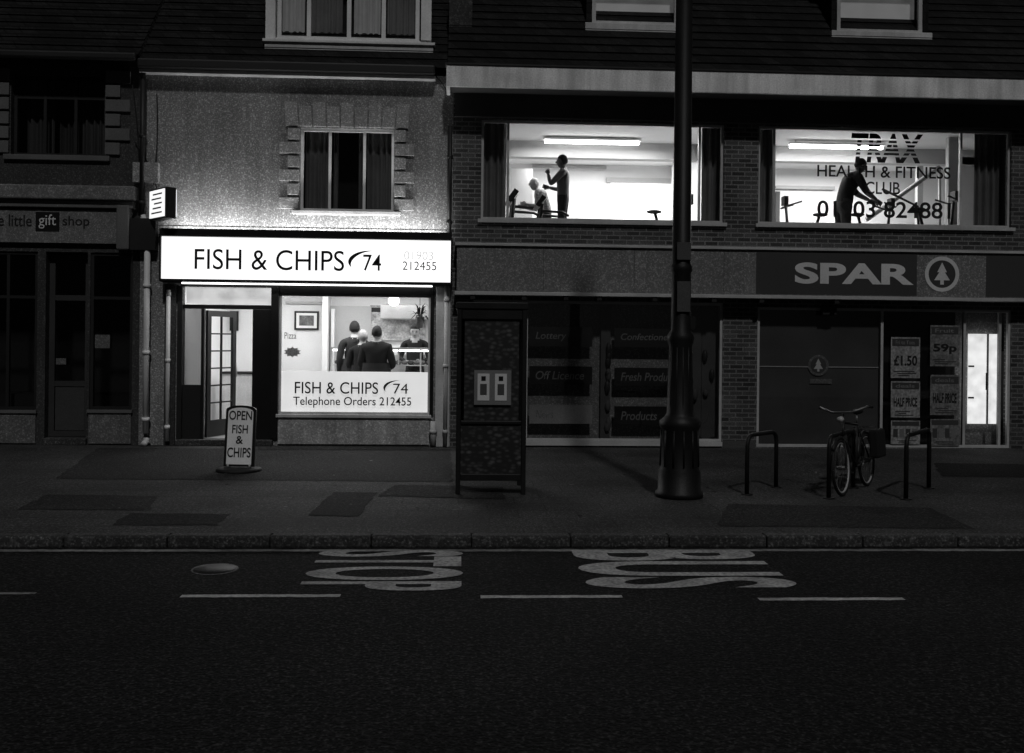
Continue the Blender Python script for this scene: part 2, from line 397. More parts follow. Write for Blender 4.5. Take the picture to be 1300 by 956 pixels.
r = R(-130, 236, 168, 250); bx(gs, 'cornice', (GX0, GX1-.03, r[2]-.05, r[3]), -.22, -.0, m_gsign, .02)
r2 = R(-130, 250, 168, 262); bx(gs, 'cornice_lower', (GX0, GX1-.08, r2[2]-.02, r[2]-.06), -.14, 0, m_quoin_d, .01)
r = R(-130, 266, 150, 308); bx(gs, 'sign_board', (GX0, r[1], r[2], r[3]), -.08, 0, m_gsign, .004)
for a in (152,): q = R(a, 262, a+16, 318); bx(gs, 'console_bracket', q, -.18, 0, m_quoin_d, .02)
text(gs, 'sign_text_a', 'the little', R(-14, 273, 43, 288), -.084, m_txt, offset=.01); text(gs, 'sign_text_b', 'shop', R(82, 275, 116, 291), -.084, m_txt, offset=.01)
bx(gs, 'sign_square', R(48, 270, 78, 294), -.09, -.081, m_black); text(gs, 'sign_text_c', 'gift', R(52, 273, 74, 291), -.094, m_txtw)
window(gs, 'shop_window', (GX0+.2, gp1[1], gp1[2], gshopz), .03, .05, m_frame_d, [S(9, 400)[0], S(-50, 400)[0]], [gshopz-.75], m_glassd)
window(gs, 'shop_window_b', (gp2[0], gp2[1], gp2[2], gshopz), .03, .05, m_frame_d, [], [gshopz-.75], m_glassd)
window(gs, 'door', (gd[0], gd[1], .12, gshopz-.03), .16, .09, mat('door_paint', .03), [], [1.0, gshopz-.75], m_glassd)
bx(gs, 'door_panel', (gd[0]+.1, gd[1]-.1, .22, .95), .18, .2, mat('door_panel_paint', .04)); bx(gs, 'door_step', (gd[0]-.02, gd[1]+.02, 0, .11), -.08, .5, m_kerb, .01)
bx(gs, 'letter_notice', R(67, 455, 80, 463), .13, .135, m_riserd)
bx(gs, 'window_notice', R(120, 425, 139, 442), .02, .026, m_riserd)
bx(gs, 'stall_riser', (gp2[0], gp2[1], .02, gp2[2]-.05), -.03, 0, m_riserd, .006); bx(gs, 'stall_riser_b', (GX0, gp1[1], .02, gp1[2]-.05), -.03, 0, m_riserd, .006)
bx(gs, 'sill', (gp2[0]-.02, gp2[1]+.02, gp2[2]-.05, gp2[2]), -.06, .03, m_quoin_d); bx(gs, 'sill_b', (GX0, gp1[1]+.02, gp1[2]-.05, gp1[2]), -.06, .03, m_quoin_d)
roof(gs, 'roof', GX0, GX1+.02, ztop-.02, -.25)
bx(gs, 'gutter', (GX0, GX1, ztop-.12, ztop-.0), -.36, -.24, m_frame_d, .03)
bx(gs, 'shop_dim_goods', (GX0+.3, gp1[1]-.1, gp1[2], gp1[2]+.25), .3, .8, m_frame_d)

# ================================================================== CHIP SHOP
cs = empty('chip_shop_building')
CX0 = GX1+.004; CX1 = S(574, 300)[0]
cz = S(370, 92)[1]
cwin = R(381, 163, 500, 268); zsb = S(390, 357)[1]
dop = R(229, 364, 344, 560); dop = (dop[0], dop[1], 0, dop[3]); sw = R(354, 374, 546, 526)
wall(cs, 'walls', CX0, CX1, 0, cz, [cwin, dop, sw], 0, .2, m_render)
r = R(190, 84, 553, 97); bx(cs, 'gutter', (CX0, r[1], r[2]+.02, r[3]), -.3, -.17, m_frame_d, .03); bx(cs, 'eaves_board', (CX0, r[1], r[2]-.03, r[2]+.018), -.17, 0, m_white2)
roof(cs, 'roof', CX0, CX1, r[3]-.02, -.2)
fx = [S(418, 215)[0], S(462, 215)[0]]
bx(cs, 'upper_room', (cwin[0]-.2, cwin[1]+.2, cwin[2]-.2, cwin[3]+.2), .7, .75, m_dark)
window(cs, 'upper_window', cwin, .07, .045, m_white, fx, [], m_glassd); bx(cs, 'upper_sill', (cwin[0]-.12, cwin[1]+.12, cwin[2]-.07, cwin[2]-.003), -.09, .08, m_white2, .01)
curtain(cs, 'upper_curtain_a', cwin[0]+.05, fx[0]-.02, cwin[2], cwin[3], .28, m_curt); curtain(cs, 'upper_curtain_b', fx[0]+.04, fx[0]+.12, cwin[2], cwin[3], .28, m_curt); curtain(cs, 'upper_curtain_d', fx[1]-.12, fx[1]-.03, cwin[2], cwin[3], .28, m_curt)
curtain(cs, 'upper_curtain_c', fx[1]+.03, cwin[1]-.05, cwin[2], cwin[3], .28, m_curt)
b = MB(); h = (cwin[3]-cwin[2])/6
for i in range(6):
    w = .34 if i % 2 == 0 else .2; z = cwin[2]+i*h
    b.box(cwin[1]+.015, cwin[1]+w, -.05, 0, z+.02, z+h-.02, m_quoin); b.box(cwin[0]-w, cwin[0]-.015, -.05, 0, z+.02, z+h-.02, m_quoin)
hz = S(440, 131)[1]; n = 9; W = cwin[1]-cwin[0]+.56
for i in range(n):
    xa = cwin[0]-.28+W*i/n; z1 = hz if i % 2 == 0 else hz-.07
    k = (i-(n-1)/2)*.035
    vs = [(xa+.014-k*.2, -.045, cwin[3]+.015), (xa+W/n-.014-k*.2, -.045, cwin[3]+.015), (xa+W/n-.014, -.045, z1), (xa+.014, -.045, z1)]
    b.add(vs+[(v[0], 0, v[2]) for v in vs], [(0, 1, 2, 3), (3, 2, 6, 7), (0, 3, 7, 4), (1, 5, 6, 2), (0, 4, 5, 1)], m_quoin)
b.obj('window_quoins', cs, .008)
def dormer(par, name, r, Y, mulls, lit, sillm=m_white, curtains=True, cheek=m_tile):
    x0, x1, z0, z1 = r
    b = MB(); t = .1
    b.box(x0-t, x0, Y, Y+2.8, z0-.25, z1+.1, cheek); b.box(x1, x1+t, Y, Y+2.8, z0-.25, z1+.1, cheek); b.box(x0-t-.1, x1+t+.1, Y-.15, Y+3, z1+.1, z1+.25, m_frame_d)
    b.box(x0, x1, Y+.02, Y+.3, z0-.25, z0-.06, cheek); b.obj(name+'_cheeks', par)
    bx(par, name+'_sill', (x0-t-.03, x1+t+.03, z0-.17, z0), Y-.1, Y+.01, sillm, .01)
    window(par, name, (x0, x1, z0, z1), Y+.02, .07, sillm, mulls, [z1-.45], m_glass)
    bx(par, name+'_blind', (x0+.02, x1-.02, z0, z1), Y+.3, Y+.32, lit)
dr = R(352, -60, 533, 52, .3)
dormer(cs, 'dormer', dr, .3, [S(k, 20, .3)[0] for k in (392, 443, 487)], m_dark)
for i, (a, c) in enumerate(((358, 388), (396, 436), (450, 484), (492, 528))): curtain(cs, 'dormer_curtain_%d' % i, S(a, 20, .5)[0], S(c, 20, .5)[0], dr[2], dr[3], .47, m_curtlit if i % 2 == 0 else m_curt, amp=.02)
b = MB(); q = R(336, 55, 550, 78, .15); b.box(q[0], q[1], .12, .3, q[2], q[3]-.02, m_white2); b.box(q[0]-.03, q[1]+.03, .08, .3, q[3]-.018, q[3]+.03, m_white); b.obj('dormer_apron', cs, .008)
q = R(338, -60, 350, 54, .2); bx(cs, 'dormer_corner_a', (q[0], q[1], q[2]+.03, q[3]), .16, .29, m_white); q = R(535, -60, 548, 54, .2); bx(cs, 'dormer_corner_b', (q[0], q[1], q[2]+.03, q[3]), .16, .29, m_white)
# shop front
zs0 = S(390, 357)[1]; zs1 = S(390, 303)[1]; sx0 = S(205, 330, -.3)[0]; sx1 = S(572, 330, -.3)[0]
fp = R(205, 303, 572, 356, -.3)
sg = empty('illuminated_shop_sign')
b = MB(); b.box(sx0-.03, sx1+.03, -.28, -.0, fp[2]-.05, fp[3]+.03, m_black); b.obj('casing', sg)
b = MB(); b.box(sx0, sx1, -.3, -.281, fp[2], fp[3], m_sign); b.obj('lightbox_panel', sg)
b = MB(); b.box(sx0-.03, sx1+.03, -.36, -.281, fp[3]+.004, fp[3]+.035, m_black); b.box(sx0-.03, sx1+.03, -.33, -.281, fp[2]-.04, fp[2]-.004, m_black)
b.box(sx0-.03, sx0-.004, -.33, -.281, fp[2]-.004, fp[3]+.004, m_black); b.box(sx1+.004, sx1+.03, -.33, -.281, fp[2]-.004, fp[3]+.004, m_black)
b.obj('trim', sg)
b = MB(); b.box(sx0-.02, sx1+.02, -.36, -.32, fp[3]+.036, fp[3]+.13, m_black); b.box(sx0+.2, sx1-.2, -.22, -.16, fp[3]+.04, fp[3]+.07, m_tube)
b.box(sx0+.3, sx1-.3, -.2, -.17, fp[2]-.075, fp[2]-.052, emis('added_downlight_strip', .9, 3, 0)); b.obj('trough_uplighter', sg)  # lower glowing strip is added, goes with the added downlight under the casing
arealight('uplighter_lamp', ((sx0+sx1)/2, -.2, fp[3]+.09), sx1-sx0-.3, .06, 40, (math.radians(180-14), 0, 0), sg)
arealight('added_downlight', ((sx0+sx1)/2, -.22, fp[2]-.09), sx1-sx0-.6, .06, 16, (math.radians(-32), 0, 0), sg)  # downlight added under the sign to strengthen the light pool on the pavement
Yt = -.304
text(sg, 'lettering_main', 'FISH & CHIPS', R(247, 317, 437, 343, Yt), Yt, m_txt, offset=.002)
text(sg, 'lettering_74', '74', R(461, 323, 484, 344, Yt), Yt, m_txt, offset=.006)
text(sg, 'lettering_phone', '01903', R(513, 319, 550, 330, Yt), Yt, emis('pale_ink', .5, .5, 0)); text(sg, 'lettering_phone_b', '212455', R(511, 332, 554, 343, Yt), Yt, mat('grey_ink', .10))
def crescent(par, name, r, Y, m):
    x0, x1, z0, z1 = r; vs = []; n = 20; b = MB(); W = x1-x0; H = z1-z0
    for i in range(n+1):
        t = i/n; a = math.radians(58+172*t)
        cx = x0+W*.95*.62; rx = W*.62*.95; ox = cx+rx*math.cos(a)*1.0+(W*.35*(1-t)**2); oz = z0+H*.5+H*.5*math.sin(a)
        th_ = W*.17*math.sin(math.pi*min(1, t*1.02))
        vs += [(ox, Y, oz), (ox+th_, Y, oz-th_*.18)]
    b.add(vs, [(2*i, 2*i+1, 2*i+3, 2*i+2) for i in range(n)], m); return b.obj(name, par)
crescent(sg, 'swoosh', R(441, 318, 476, 344, Yt), Yt, m_txt)
bx(cs, 'wall_band', (CX0+.1, CX1-.03, fp[3]+.16, fp[3]+.2), -.03, 0, m_render)
b = MB()
b.box(dop[1]-.0, sw[0], -.05, .12, .12, zs0-.06, m_black); b.box(sw[0], sw[1], -.03, .1, sw[3], zs0-.06, m_black)
b.box(dop[0]-.05, dop[0]+.03, -.04, .15, .0, dop[3], m_frame_d); b.box(dop[0]+.03, dop[1], -.03, .16, dop[3], zs0-.06, m_black)
b.box(sw[1], sw[1]+.06, -.04, .12, sw[2], zs0-.06, m_black)
ins = R(258, 390, 320, 550); dz = S(290, 390)[1]
b.box(dop[0]+.03, dop[1], .03, .13, dz-.03, dz+.04, m_black)
b.box(ins[0]-.05, ins[0], .03, .13, .1, dz-.03, m_black)
b.box(ins[1], dop[1], .0, .16, .1, dz-.03, m_black)
b.obj('shopfront_joinery', cs, .006)
bx(cs, 'doorstep', (dop[0]-.05, dop[1]+.05, 0, .1), -.1, .2, m_kerb, .01)
bx(cs, 'side_light_riser', (dop[0]+.03, ins[0]-.05, .1, 1.0), .05, .1, m_frame_d)
m_frost = glassmat('side_light_glass_mat', .05, .22)
gl = MB(); gl.add([(dop[0]+.03, .08, 1.0), (ins[0]-.05, .08, 1.0), (ins[0]-.05, .08, dz-.03), (dop[0]+.03, .08, dz-.03)], [(0, 1, 2, 3)], m_frost); gl.obj('side_light_glass', cs)
bx(cs, 'transom_light', (dop[0]+.06, dop[1]-.03, dz+.05, dop[3]-.01), .09, .11, emis('transom_glow', .6, .5, .3, 4))
window(cs, 'shop_window', sw, .02, .035, m_white2, [], [], m_glass)
pr = R(356, 472, 544, 524); bx(cs, 'window_lower_panel', (sw[0]+.036, sw[1]-.036, sw[2]+.036, pr[3]), .06, .07, m_panel)
text(cs, 'panel_text_a', 'FISH & CHIPS', R(374, 485, 480, 500), .015, m_txt, offset=.006); crescent(cs, 'panel_swoosh', R(486, 483, 508, 500), .015, m_txt); text(cs, 'panel_text_74', '74', R(499, 487, 518, 500), .0145, m_txt)
text(cs, 'panel_text_b', 'Telephone Orders 212455', R(372, 504, 522, 518), .015, m_txt, offset=.008)
bx(cs, 'stall_riser', (sw[0], sw[1], .03, sw[2]-.06), -.03, 0, mat('riser_tile', .34, .6, .3, .25, 2, 40, .1, streak=.3, spk=.3), .005); bx(cs, 'window_sill', (sw[0]-.03, sw[1]+.03, sw[2]-.055, sw[2]-.002), -.07, .02, m_white2, .006)
q = R(553, 360, 571, 565, -.06); bx(cs, 'pilaster', (q[0], q[1], 0, zs0-.08), -.08, 0, m_white2, .01)
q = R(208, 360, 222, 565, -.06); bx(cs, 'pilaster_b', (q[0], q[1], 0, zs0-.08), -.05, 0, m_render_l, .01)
b = MB()
def pipe(a, b0, b1, rad, m, Y=-.1, mb=b):
    x = S(a, (b0+b1)/2, Y)[0]; z0 = max(.03, S(a, b1, Y)[1]); z1 = S(a, b0, Y)[1]
    mb.tube([(x, Y, z0), (x, Y, z1)], rad, m, 10)
    z = z0+.2
    while z < z1: mb.tube([(x, Y, z), (x, Y, z+.06)], rad*1.3, m, 10); z += 1.1
pipe(186, 290, 550, .05, m_white); pipe(213, 368, 560, .035, m_white); pipe(181, 92, 275, .045, m_frame_d)
pipe(550, 535, 566, .05, m_white2, -.12); pipe(571, 160, 300, .04, m_frame_d); pipe(566, 362, 566, .035, m_white2, -.13)
x = S(186, 550, -.1)[0]; b.tube([(x, -.1, .12), (x, -.12, .07), (x, -.25, .04)], .05, m_white2, 10)
x = S(186, 290, -.1)[0]; x2 = S(181, 275, -.1)[0]; b.tube([(x, -.1, S(186, 290)[1]), (x2, -.1, S(181, 274)[1])], .047, m_white2, 10)
q = R(168, 278, 200, 318, -.05); b.box(q[0], q[1], -.16, -.02, q[2], q[3], m_frame_d)
q = R(170, 207, 202, 232, -.05); b.box(q[0], q[1], -.12, 0, q[2], q[3], m_quoin)
b.obj('rainwater_pipes', cs)
b = MB()
for (p0, p1, sag) in (((168, 100), (176, 270), .06), ((172, 180), (200, 240), .05), ((200, 120), (196, 235), .03), ((553, 97), (569, 120), .02)):
    xa, za = S(*p0); xb, zb = S(*p1); b.tube([(xa+(xb-xa)*t+sag*math.sin(3.14*t), -.04, za+(zb-za)*t) for t in [i/8 for i in range(9)]], .009, m_txt, 5)
b.obj('wall_cables', cs)
# projecting light box
lb = empty('projecting_lightbox_sign'); q = R(195, 240, 224, 279, -.35)
hz_ = (q[3]-q[2])/2
T = Matrix.Translation(((q[0]+q[1])/2-.03, -.36, (q[2]+q[3])/2)) @ Matrix.Rotation(math.radians(40), 4, 'Z')
b = MB(); b.box(-.09, .09, -.3, .3, -hz_, hz_, m_black, T); b.obj('casing', lb, .01)
b = MB(); b.box(.091, .105, -.28, .28, -hz_+.03, hz_-.03, m_sign2, T); b.box(-.105, -.091, -.28, .28, -hz_+.03, hz_-.03, m_sign2, T); b.obj('lit_face', lb)
b = MB()
for k in range(5):
    z = -.16+k*.075; b.box(.1055, .107, -.2+.03*(k % 2), .2-.05*(k % 3), z, z+.03, m_shut, T); b.box(-.107, -.1055, -.2+.03*(k % 2), .2-.05*(k % 3), z, z+.025, m_shut, T)
b.obj('lit_face_print', lb)
b = MB(); b.tube([((q[0]+q[1])/2, -.2, q[3]-.1), ((q[0]+q[1])/2, .0, q[3]-.1)], .02, m_black, 8); b.obj('bracket', lb)
# interior
IX0, IX1 = dop[0]-.15, CX1-.12; FZ = .1; CZ_ = 2.85; BY = 3.9
b = MB(); b.box(IX0, IX1, .2, BY, FZ-.05, FZ, m_floor); b.box(IX0, IX1, .2, BY, CZ_, CZ_+.05, m_int); b.box(IX0, IX1, BY, BY+.05, FZ, CZ_, m_int)
b.box(IX0-.05, IX0, .2, BY+.05, FZ, CZ_, m_int); b.box(IX1, IX1+.05, .2, BY+.05, FZ, CZ_, m_int)
b.obj('takeaway_room', cs)
b = MB()
q = R(415, 388, 470, 440, BY-.3); b.box(q[0], q[1], BY-.12, BY-.005, FZ, q[3], m_int2)
q = R(470, 388, 540, 432, BY-.02); b.box(q[0], q[1], BY-.1, BY-.006, q[2], q[3], mat('menu_board', .4, .5, .7, .6, 8, 25, 0))
for k in range(3): xx = q[0]+(q[1]-q[0])*k/3; b.box(xx+.03, xx+(q[1]-q[0])/3-.03, BY-.107, BY-.101, q[3]-.14, q[3]-.05, m_black)
q = R(420, 392, 424, 470, BY-.3); b.box(q[0], q[1], BY-.3, BY-.125, FZ, q[3], m_int)
q = R(363, 383, 410, 386, BY-.02); b.box(q[0], q[1], BY-.08, BY-.007, q[2], q[3], m_int2)
q = R(410, 375, 413, 470, BY-.4); b.box(q[0], q[1]+.06, BY-.5, BY-.001, FZ, CZ_-.001, m_int)
b.box(IX0+.01, IX1-.01, BY-.014, BY-.001, FZ, 1.05, m_int2)
b.obj('back_wall_fittings', cs)
def picture(name, a0, b0, a1, b1, Y):
    q = R(a0, b0, a1, b1, Y); p = MB(); p.box(q[0], q[1], Y-.03, Y, q[2], q[3], m_black)
    p.box(q[0]+.04, q[1]-.04, Y-.034, Y-.031, q[2]+.04, q[3]-.04, m_int); p.box(q[0]+.1, q[1]-.1, Y-.038, Y-.035, q[2]+.09, q[3]-.09, mat('print', .12, .5, .8, .5, 9, 30, 0)); p.obj(name)
picture('framed_picture', 374, 395, 405, 419, BY-.01); picture('framed_picture', 292, 395, 303, 420, BY-.01)
text(cs, 'window_sticker_text', 'Pizza', R(361, 422, 376, 430), .0155, mat('sticker_ink', .08))
b = MB(); cxx, czz = S(371, 447); pts = [(cxx+math.cos(a*math.pi/10)*(.13 if a % 2 else .09)*1.15, .0155, czz+math.sin(a*math.pi/10)*(.13 if a % 2 else .09)*.7) for a in range(20)]
b.add(pts, [tuple(range(20))], mat('starburst', .3, .6, .3, .6, 20, 60)); b.obj('starburst_sticker', cs)
ct = empty('serving_counter'); b = MB(); cy = 1.75
c0 = S(418, 450, cy)[0]; c1 = IX1-.02
b.box(c0, c1, cy, cy+.6, FZ, 1.12, m_int2); b.box(c0-.03, c1, cy-.04, cy+.62, 1.121, 1.16, m_steel); b.obj('counter_body', ct, .005)
b = MB()
for k in range(6): xx = c0+.02+(c1-c0-.06)*k/5; b.box(xx, xx+.025, cy+.1, cy+.125, 1.161, 1.6, m_steel)
b.box(c0, c1, cy+.05, cy+.5, 1.6, 1.64, m_steel); b.box(c0+.05, c1-.05, cy+.15, cy+.45, 1.3, 1.315, m_steel)
for k in range(16): xx = c0+.12+(c1-c0-.3)*k/16; b.ell((xx, cy+.28, 1.36), (.06, .08, .035+.02*random.random()), m_quoin_d if k % 3 else m_soffit, nu=8, nv=6)
b.box(c0+.02, c1-.05, cy+.2, cy+.24, 1.57, 1.598, m_tube); b.obj('heated_display', ct)
b = MB(); xl = S(283, 480, 2.6)[0]; xr = S(318, 480, 2.6)[0]; b.box(xl, xr+.25, 2.5, 3.0, FZ, 1.1, m_white2); b.box(xl-.02, xr+.28, 2.47, 3.0, 1.101, 1.14, m_black); b.obj('side_cabinet', cs)
b = MB(); b.box(c0+.8, c1-.1, BY-.75, BY-.15, FZ, 1.5, m_steel); b.box(c0+.8, c1-.1, BY-.5, BY-.15, 2.2, 2.5, m_steel); b.obj('frying_range', cs, .02)
b = MB(); px_, pz_ = S(500, 382, 2.2); b.ell((px_, 2.2, pz_), (.11, .11, .11), emis('globe', .8, 1.2, 0)); b.tube([(px_, 2.2, pz_+.1), (px_, 2.2, CZ_)], .008, m_black, 6); b.obj('pendant_lamp')
b = MB()
for yy in (1.1, 2.7):
    for k in (.2, .62): xx = IX0+(IX1-IX0)*k; b.box(xx, xx+1.2, yy-.03, yy+.03, CZ_-.06, CZ_-.02, m_tube)
b.obj('ceiling_tubes', cs)
arealight('room_lamp_a', ((IX0+IX1)/2, 1.0, CZ_-.08), 3.6, .3, 75, par=cs); arealight('room_lamp_b', ((IX0+IX1)/2, 2.8, CZ_-.08), 3.6, .3, 40, par=cs)
b = MB(); Wd, Hd = .82, dz-.16
b.box(0, .1, 0, .045, 0, Hd, m_black); b.box(Wd-.1, Wd, 0, .045, 0, Hd, m_black); b.box(.1, Wd-.1, 0, .045, 0, .28, m_black); b.box(.1, Wd-.1, 0, .045, Hd-.1, Hd, m_black)
b.box(Wd/2-.012, Wd/2+.012, .005, .04, .28, Hd-.1, m_black)
for k in range(1, 6): z = .28+(Hd-.38)*k/6; b.box(.1, Wd-.1, .008, .037, z-.012, z+.012, m_black)
b.tube([(Wd-.06, -.05, 1.0), (Wd-.06, -.05, 1.25)], .012, m_steel, 6)
b.obj('door_leaf', cs, loc=(ins[0]+.02, .2, FZ+.01), rz=math.radians(68))
pl = empty('potted_plant', (0, 0, 0)); x, z = S(533, 402, .8)
b = MB()
for k in range(40):
    a = random.uniform(0, 6.28); e = random.uniform(-.4, 1.2); L = random.uniform(.18, .38)
    d = Vector((math.cos(a)*math.cos(e), math.sin(a)*math.cos(e), math.sin(e))); s_ = d.cross(Vector((0, 0, 1))).normalized()*.02
    p = Vector((x, .8, z)); m1 = p+d*L*.5+Vector((0, 0, .03)); m2 = p+d*L-Vector((0, 0, .06))
    b.add([p, m1-s_, m2, m1+s_], [(0, 1, 2, 3)], m_hair_d)
b.obj('leaves', pl); b = MB(); b.tube([(x, .8, z-.2), (x, .8, z-.06), (x, .8, z)], [.05, .08, .08], m_quoin_d, 12); b.tube([(x, .8, z+.1), (x, .8, CZ_)], .005, m_black, 5); b.obj('hanging_pot', pl)

# ================================================================== SUPERMARKET + GYM
sp = empty('supermarket_and_gym_building')
SX0 = CX1+.004; SX1 = 13.5
w1 = R(611, 155, 919, 280); w2 = R(963, 163, 1284, 287)
zb2 = S(930, 115)[1]; 
zg1 = S(940, 385)[1]
sf1 = R(600, 388, 917, 565); sf2 = R(961, 396, 1283, 574)
sf1 = (sf1[0], sf1[1], .1, zg1); sf2 = (sf2[0], sf2[1], .02, zg1-.06)
wz1 = (w1[2]+w2[2])/2; wz2 = (w1[3]+w2[3])/2
w1 = (w1[0], w1[1], wz1, wz2); w2 = (w2[0], w2[1], wz1, wz2)
wall(sp, 'brick_walls', SX0, SX1, 0, zb2, [w1, w2, sf1, sf2], 0, .22, m_brick)
fz1 = S(930, 92, -.55)[1]; fz0 = S(930, 119, -.55)[1]
bx(sp, 'eaves_fascia', (SX0-.12, SX1, fz0, fz1), -.6, -.55, m_fascia, .006)
bx(sp, 'soffit', (SX0-.1, SX1, fz0+.04, fz0+.08), -.549, .0, m_soffit)
bx(sp, 'eaves_end', (SX0-.12, SX0-.06, fz0, fz1), -.549, .3, m_fascia)
bx(sp, 'drip_edge', (SX0-.14, SX1, fz1+.002, fz1+.03), -.62, -.4, m_frame_d)
roof(sp, 'roof', SX0-.1, SX1, fz1+.02, -.5, slope=1.15)
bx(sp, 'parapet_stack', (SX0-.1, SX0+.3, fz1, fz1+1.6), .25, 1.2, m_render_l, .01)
bx(sp, 'lintel_band', (SX0+.02, SX1, wz2+.04, zb2-.05), -.03, 0, m_soffit)
for nm, r_ in (('dormer_a', R(752, -60, 862, 32, .35)), ('dormer_b', R(1063, -60, 1172, 42, .35))):
    dormer(sp, nm, r_, .35, [], m_dormer, m_white2)
window(sp, 'gym_window', w1, .05, .04, m_alu, [S(645, 215)[0], S(889, 215)[0]], [], m_glass); window(sp, 'gym_window_b', w2, .05, .04, m_alu, [S(984, 225)[0], S(1222, 225)[0]], [], m_glass)
bx(sp, 'gym_sill', (w1[0]-.05, w1[1]+.05, wz1-.06, wz1-.002), -.06, .05, m_alu); bx(sp, 'gym_sill_b', (w2[0]-.05, w2[1]+.05, wz1-.06, wz1-.002), -.06, .05, m_alu)
GF = 3.32; GC = 5.78; GB = 5.6
b = MB(); b.box(SX0+.05, SX1-.05, .22, GB, GF-.05, GF, m_floor); b.box(SX0+.05, SX1-.05, .22, GB, GC, GC+.05, m_int); b.box(SX0+.05, SX1-.05, GB, GB+.05, GF, GC, m_int)
b.box(SX0, SX0+.05, .22, GB, GF, GC, m_int); b.box(SX1-.05, SX1, .22, GB, GF, GC, m_int)
b.box(S(932, 225, .3)[0], S(948, 225, .3)[0], .23, GB-.01, GF, GC-.001, m_int); b.obj('gym_room', sp)
b = MB()
def gbox(a0, b0, a1, b1, Y, d, m):
    q = R(a0, b0, a1, b1, Y); b.box(q[0], q[1], Y, Y+d, q[2], q[3], m)
b.box(SX0+.06, S(930, 225, 3)[0], 3.0, 3.25, GC-.32, GC-.002, m_int2)
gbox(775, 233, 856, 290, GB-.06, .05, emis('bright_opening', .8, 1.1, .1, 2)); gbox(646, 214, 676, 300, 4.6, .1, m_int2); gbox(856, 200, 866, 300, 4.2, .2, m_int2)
gbox(676, 210, 770, 213, GB-.05, .04, m_int2); gbox(770, 226, 860, 232, GB-.08, .07, m_int2); gbox(866, 205, 930, 300, GB-.09, .07, m_int2)
b.box(S(950, 225, 3)[0], SX1-.06, 3.0, 3.25, GC-.3, GC-.002, m_int2)
gbox(1204, 168, 1216, 300, 1.8, .12, m_int2); gbox(1165, 168, 1172, 300, 3.8, .12, m_int2); gbox(985, 236, 1060, 240, GB-.1, .08, m_int2); gbox(985, 243, 990, 300, GB-.1, .08, m_soffit)
gbox(1218, 200, 1290, 300, 3.0, .1, m_int2)
b.obj('gym_partitions', sp)
for nm, a, c, w in (('gym_curtain_a', 613, 643, w1), ('gym_curtain_b', 891, 917, w1), ('gym_curtain_c', 965, 983, w2), ('gym_curtain_d', 1236, 1282, w2)):
    curtain(sp, nm, S(a, 220, .3)[0], S(c, 220, .3)[0], wz1-.3, wz2+.1, .32, m_curt_w, amp=.04)
b = MB()
for (a0, a1, bb, yy) in ((692, 811, 180, 3.0-.45), (1003, 1120, 186, 2.4)):
    xa = S(a0, bb, yy)[0]; xb = S(a1, bb, yy)[0]; zz = S((a0+a1)/2, bb, yy)[1]
    b.box(xa, xb, yy-.04, yy+.04, zz-.04, zz+.02, m_tube); b.box(xa-.03, xb+.03, yy-.08, yy+.08, zz+.021, zz+.06, m_int)
    b.box(xa+.1, xa+.12, yy, yy+.02, zz+.061, GC, m_alu); b.box(xb-.12, xb-.1, yy, yy+.02, zz+.061, GC, m_alu)
b.obj('gym_fluorescent_tubes', sp)
for nm, a in (('gym_lamp_a', 760), ('gym_lamp_b', 1060)):
    arealight(nm, (S(a, 180, 2)[0], 2.4, GC-.12), 2.6, .4, 90, par=sp); arealight(nm+'2', (S(a, 180, 4)[0], 4.3, GC-.12), 2.6, .4, 115, par=sp)
Yg = .072
tx = empty('gym_window_lettering')
text(tx, 'word_1', 'TRAX', R(1080, 170, 1171, 207, Yg), Yg-.02, m_txt, offset=.03, shear=.15, slices=5)
text(tx, 'word_2', 'HEALTH & FITNESS', R(1037, 211, 1206, 226, Yg), Yg-.02, m_txt, offset=.012); text(tx, 'word_3', 'CLUB', R(1098, 231, 1142, 247, Yg), Yg-.02, m_txt, offset=.012)
text(tx, 'word_4', '01903 824881', R(1037, 256, 1206, 277, Yg), Yg-.02, m_txt, offset=.016)

# supermarket fascia sign
fs_ = empty('supermarket_sign'); zt_ = S(940, 317, -.3)[1]; zb_ = S(940, 374, -.3)[1]
b = MB(); b.box(SX0+.08, SX1, -.28, -.0, zb_, zt_, m_sparbg); b.box(SX0+.05, SX1, -.32, -.0, zt_+.003, zt_+.045, m_alu); b.box(SX0+.05, SX1, -.32, 0, zb_-.06, zb_-.003, m_alu)
b.obj('board', fs_, .004)
b = MB()
for k in range(1, 9): xx = SX0+k*1.52; b.box(xx, xx+.006, -.2835, -.279, zb_+.005, zt_-.005, m_frame_d)
b.obj('panel_joints', fs_)
q = R(960, 325, 1164, 371, -.285); bx(fs_, 'dark_field', (q[0], q[1], zb_+.02, zt_-.02), -.286, -.281, m_sparbg2); q = R(1252, 325, 1400, 371, -.285); bx(fs_, 'dark_field_b', (q[0], SX1, zb_+.02, zt_-.02), -.286, -.281, m_sparbg2)
text(fs_, 'lettering', 'SPAR', R(1009, 334, 1160, 361, -.29), -.29, m_txtg, offset=.035)
cx_, cz_ = S(1196, 348, -.29); b = MB(); n = 32; ri, ro_ = .235, .30
vs = [(cx_+rr*math.cos(2*math.pi*i/n), -.29, cz_+rr*math.sin(2*math.pi*i/n)) for rr in (ri, ro_) for i in range(n)]
b.add(vs, [(i, (i+1) % n, n+(i+1) % n, n+i) for i in range(n)], m_txtg)
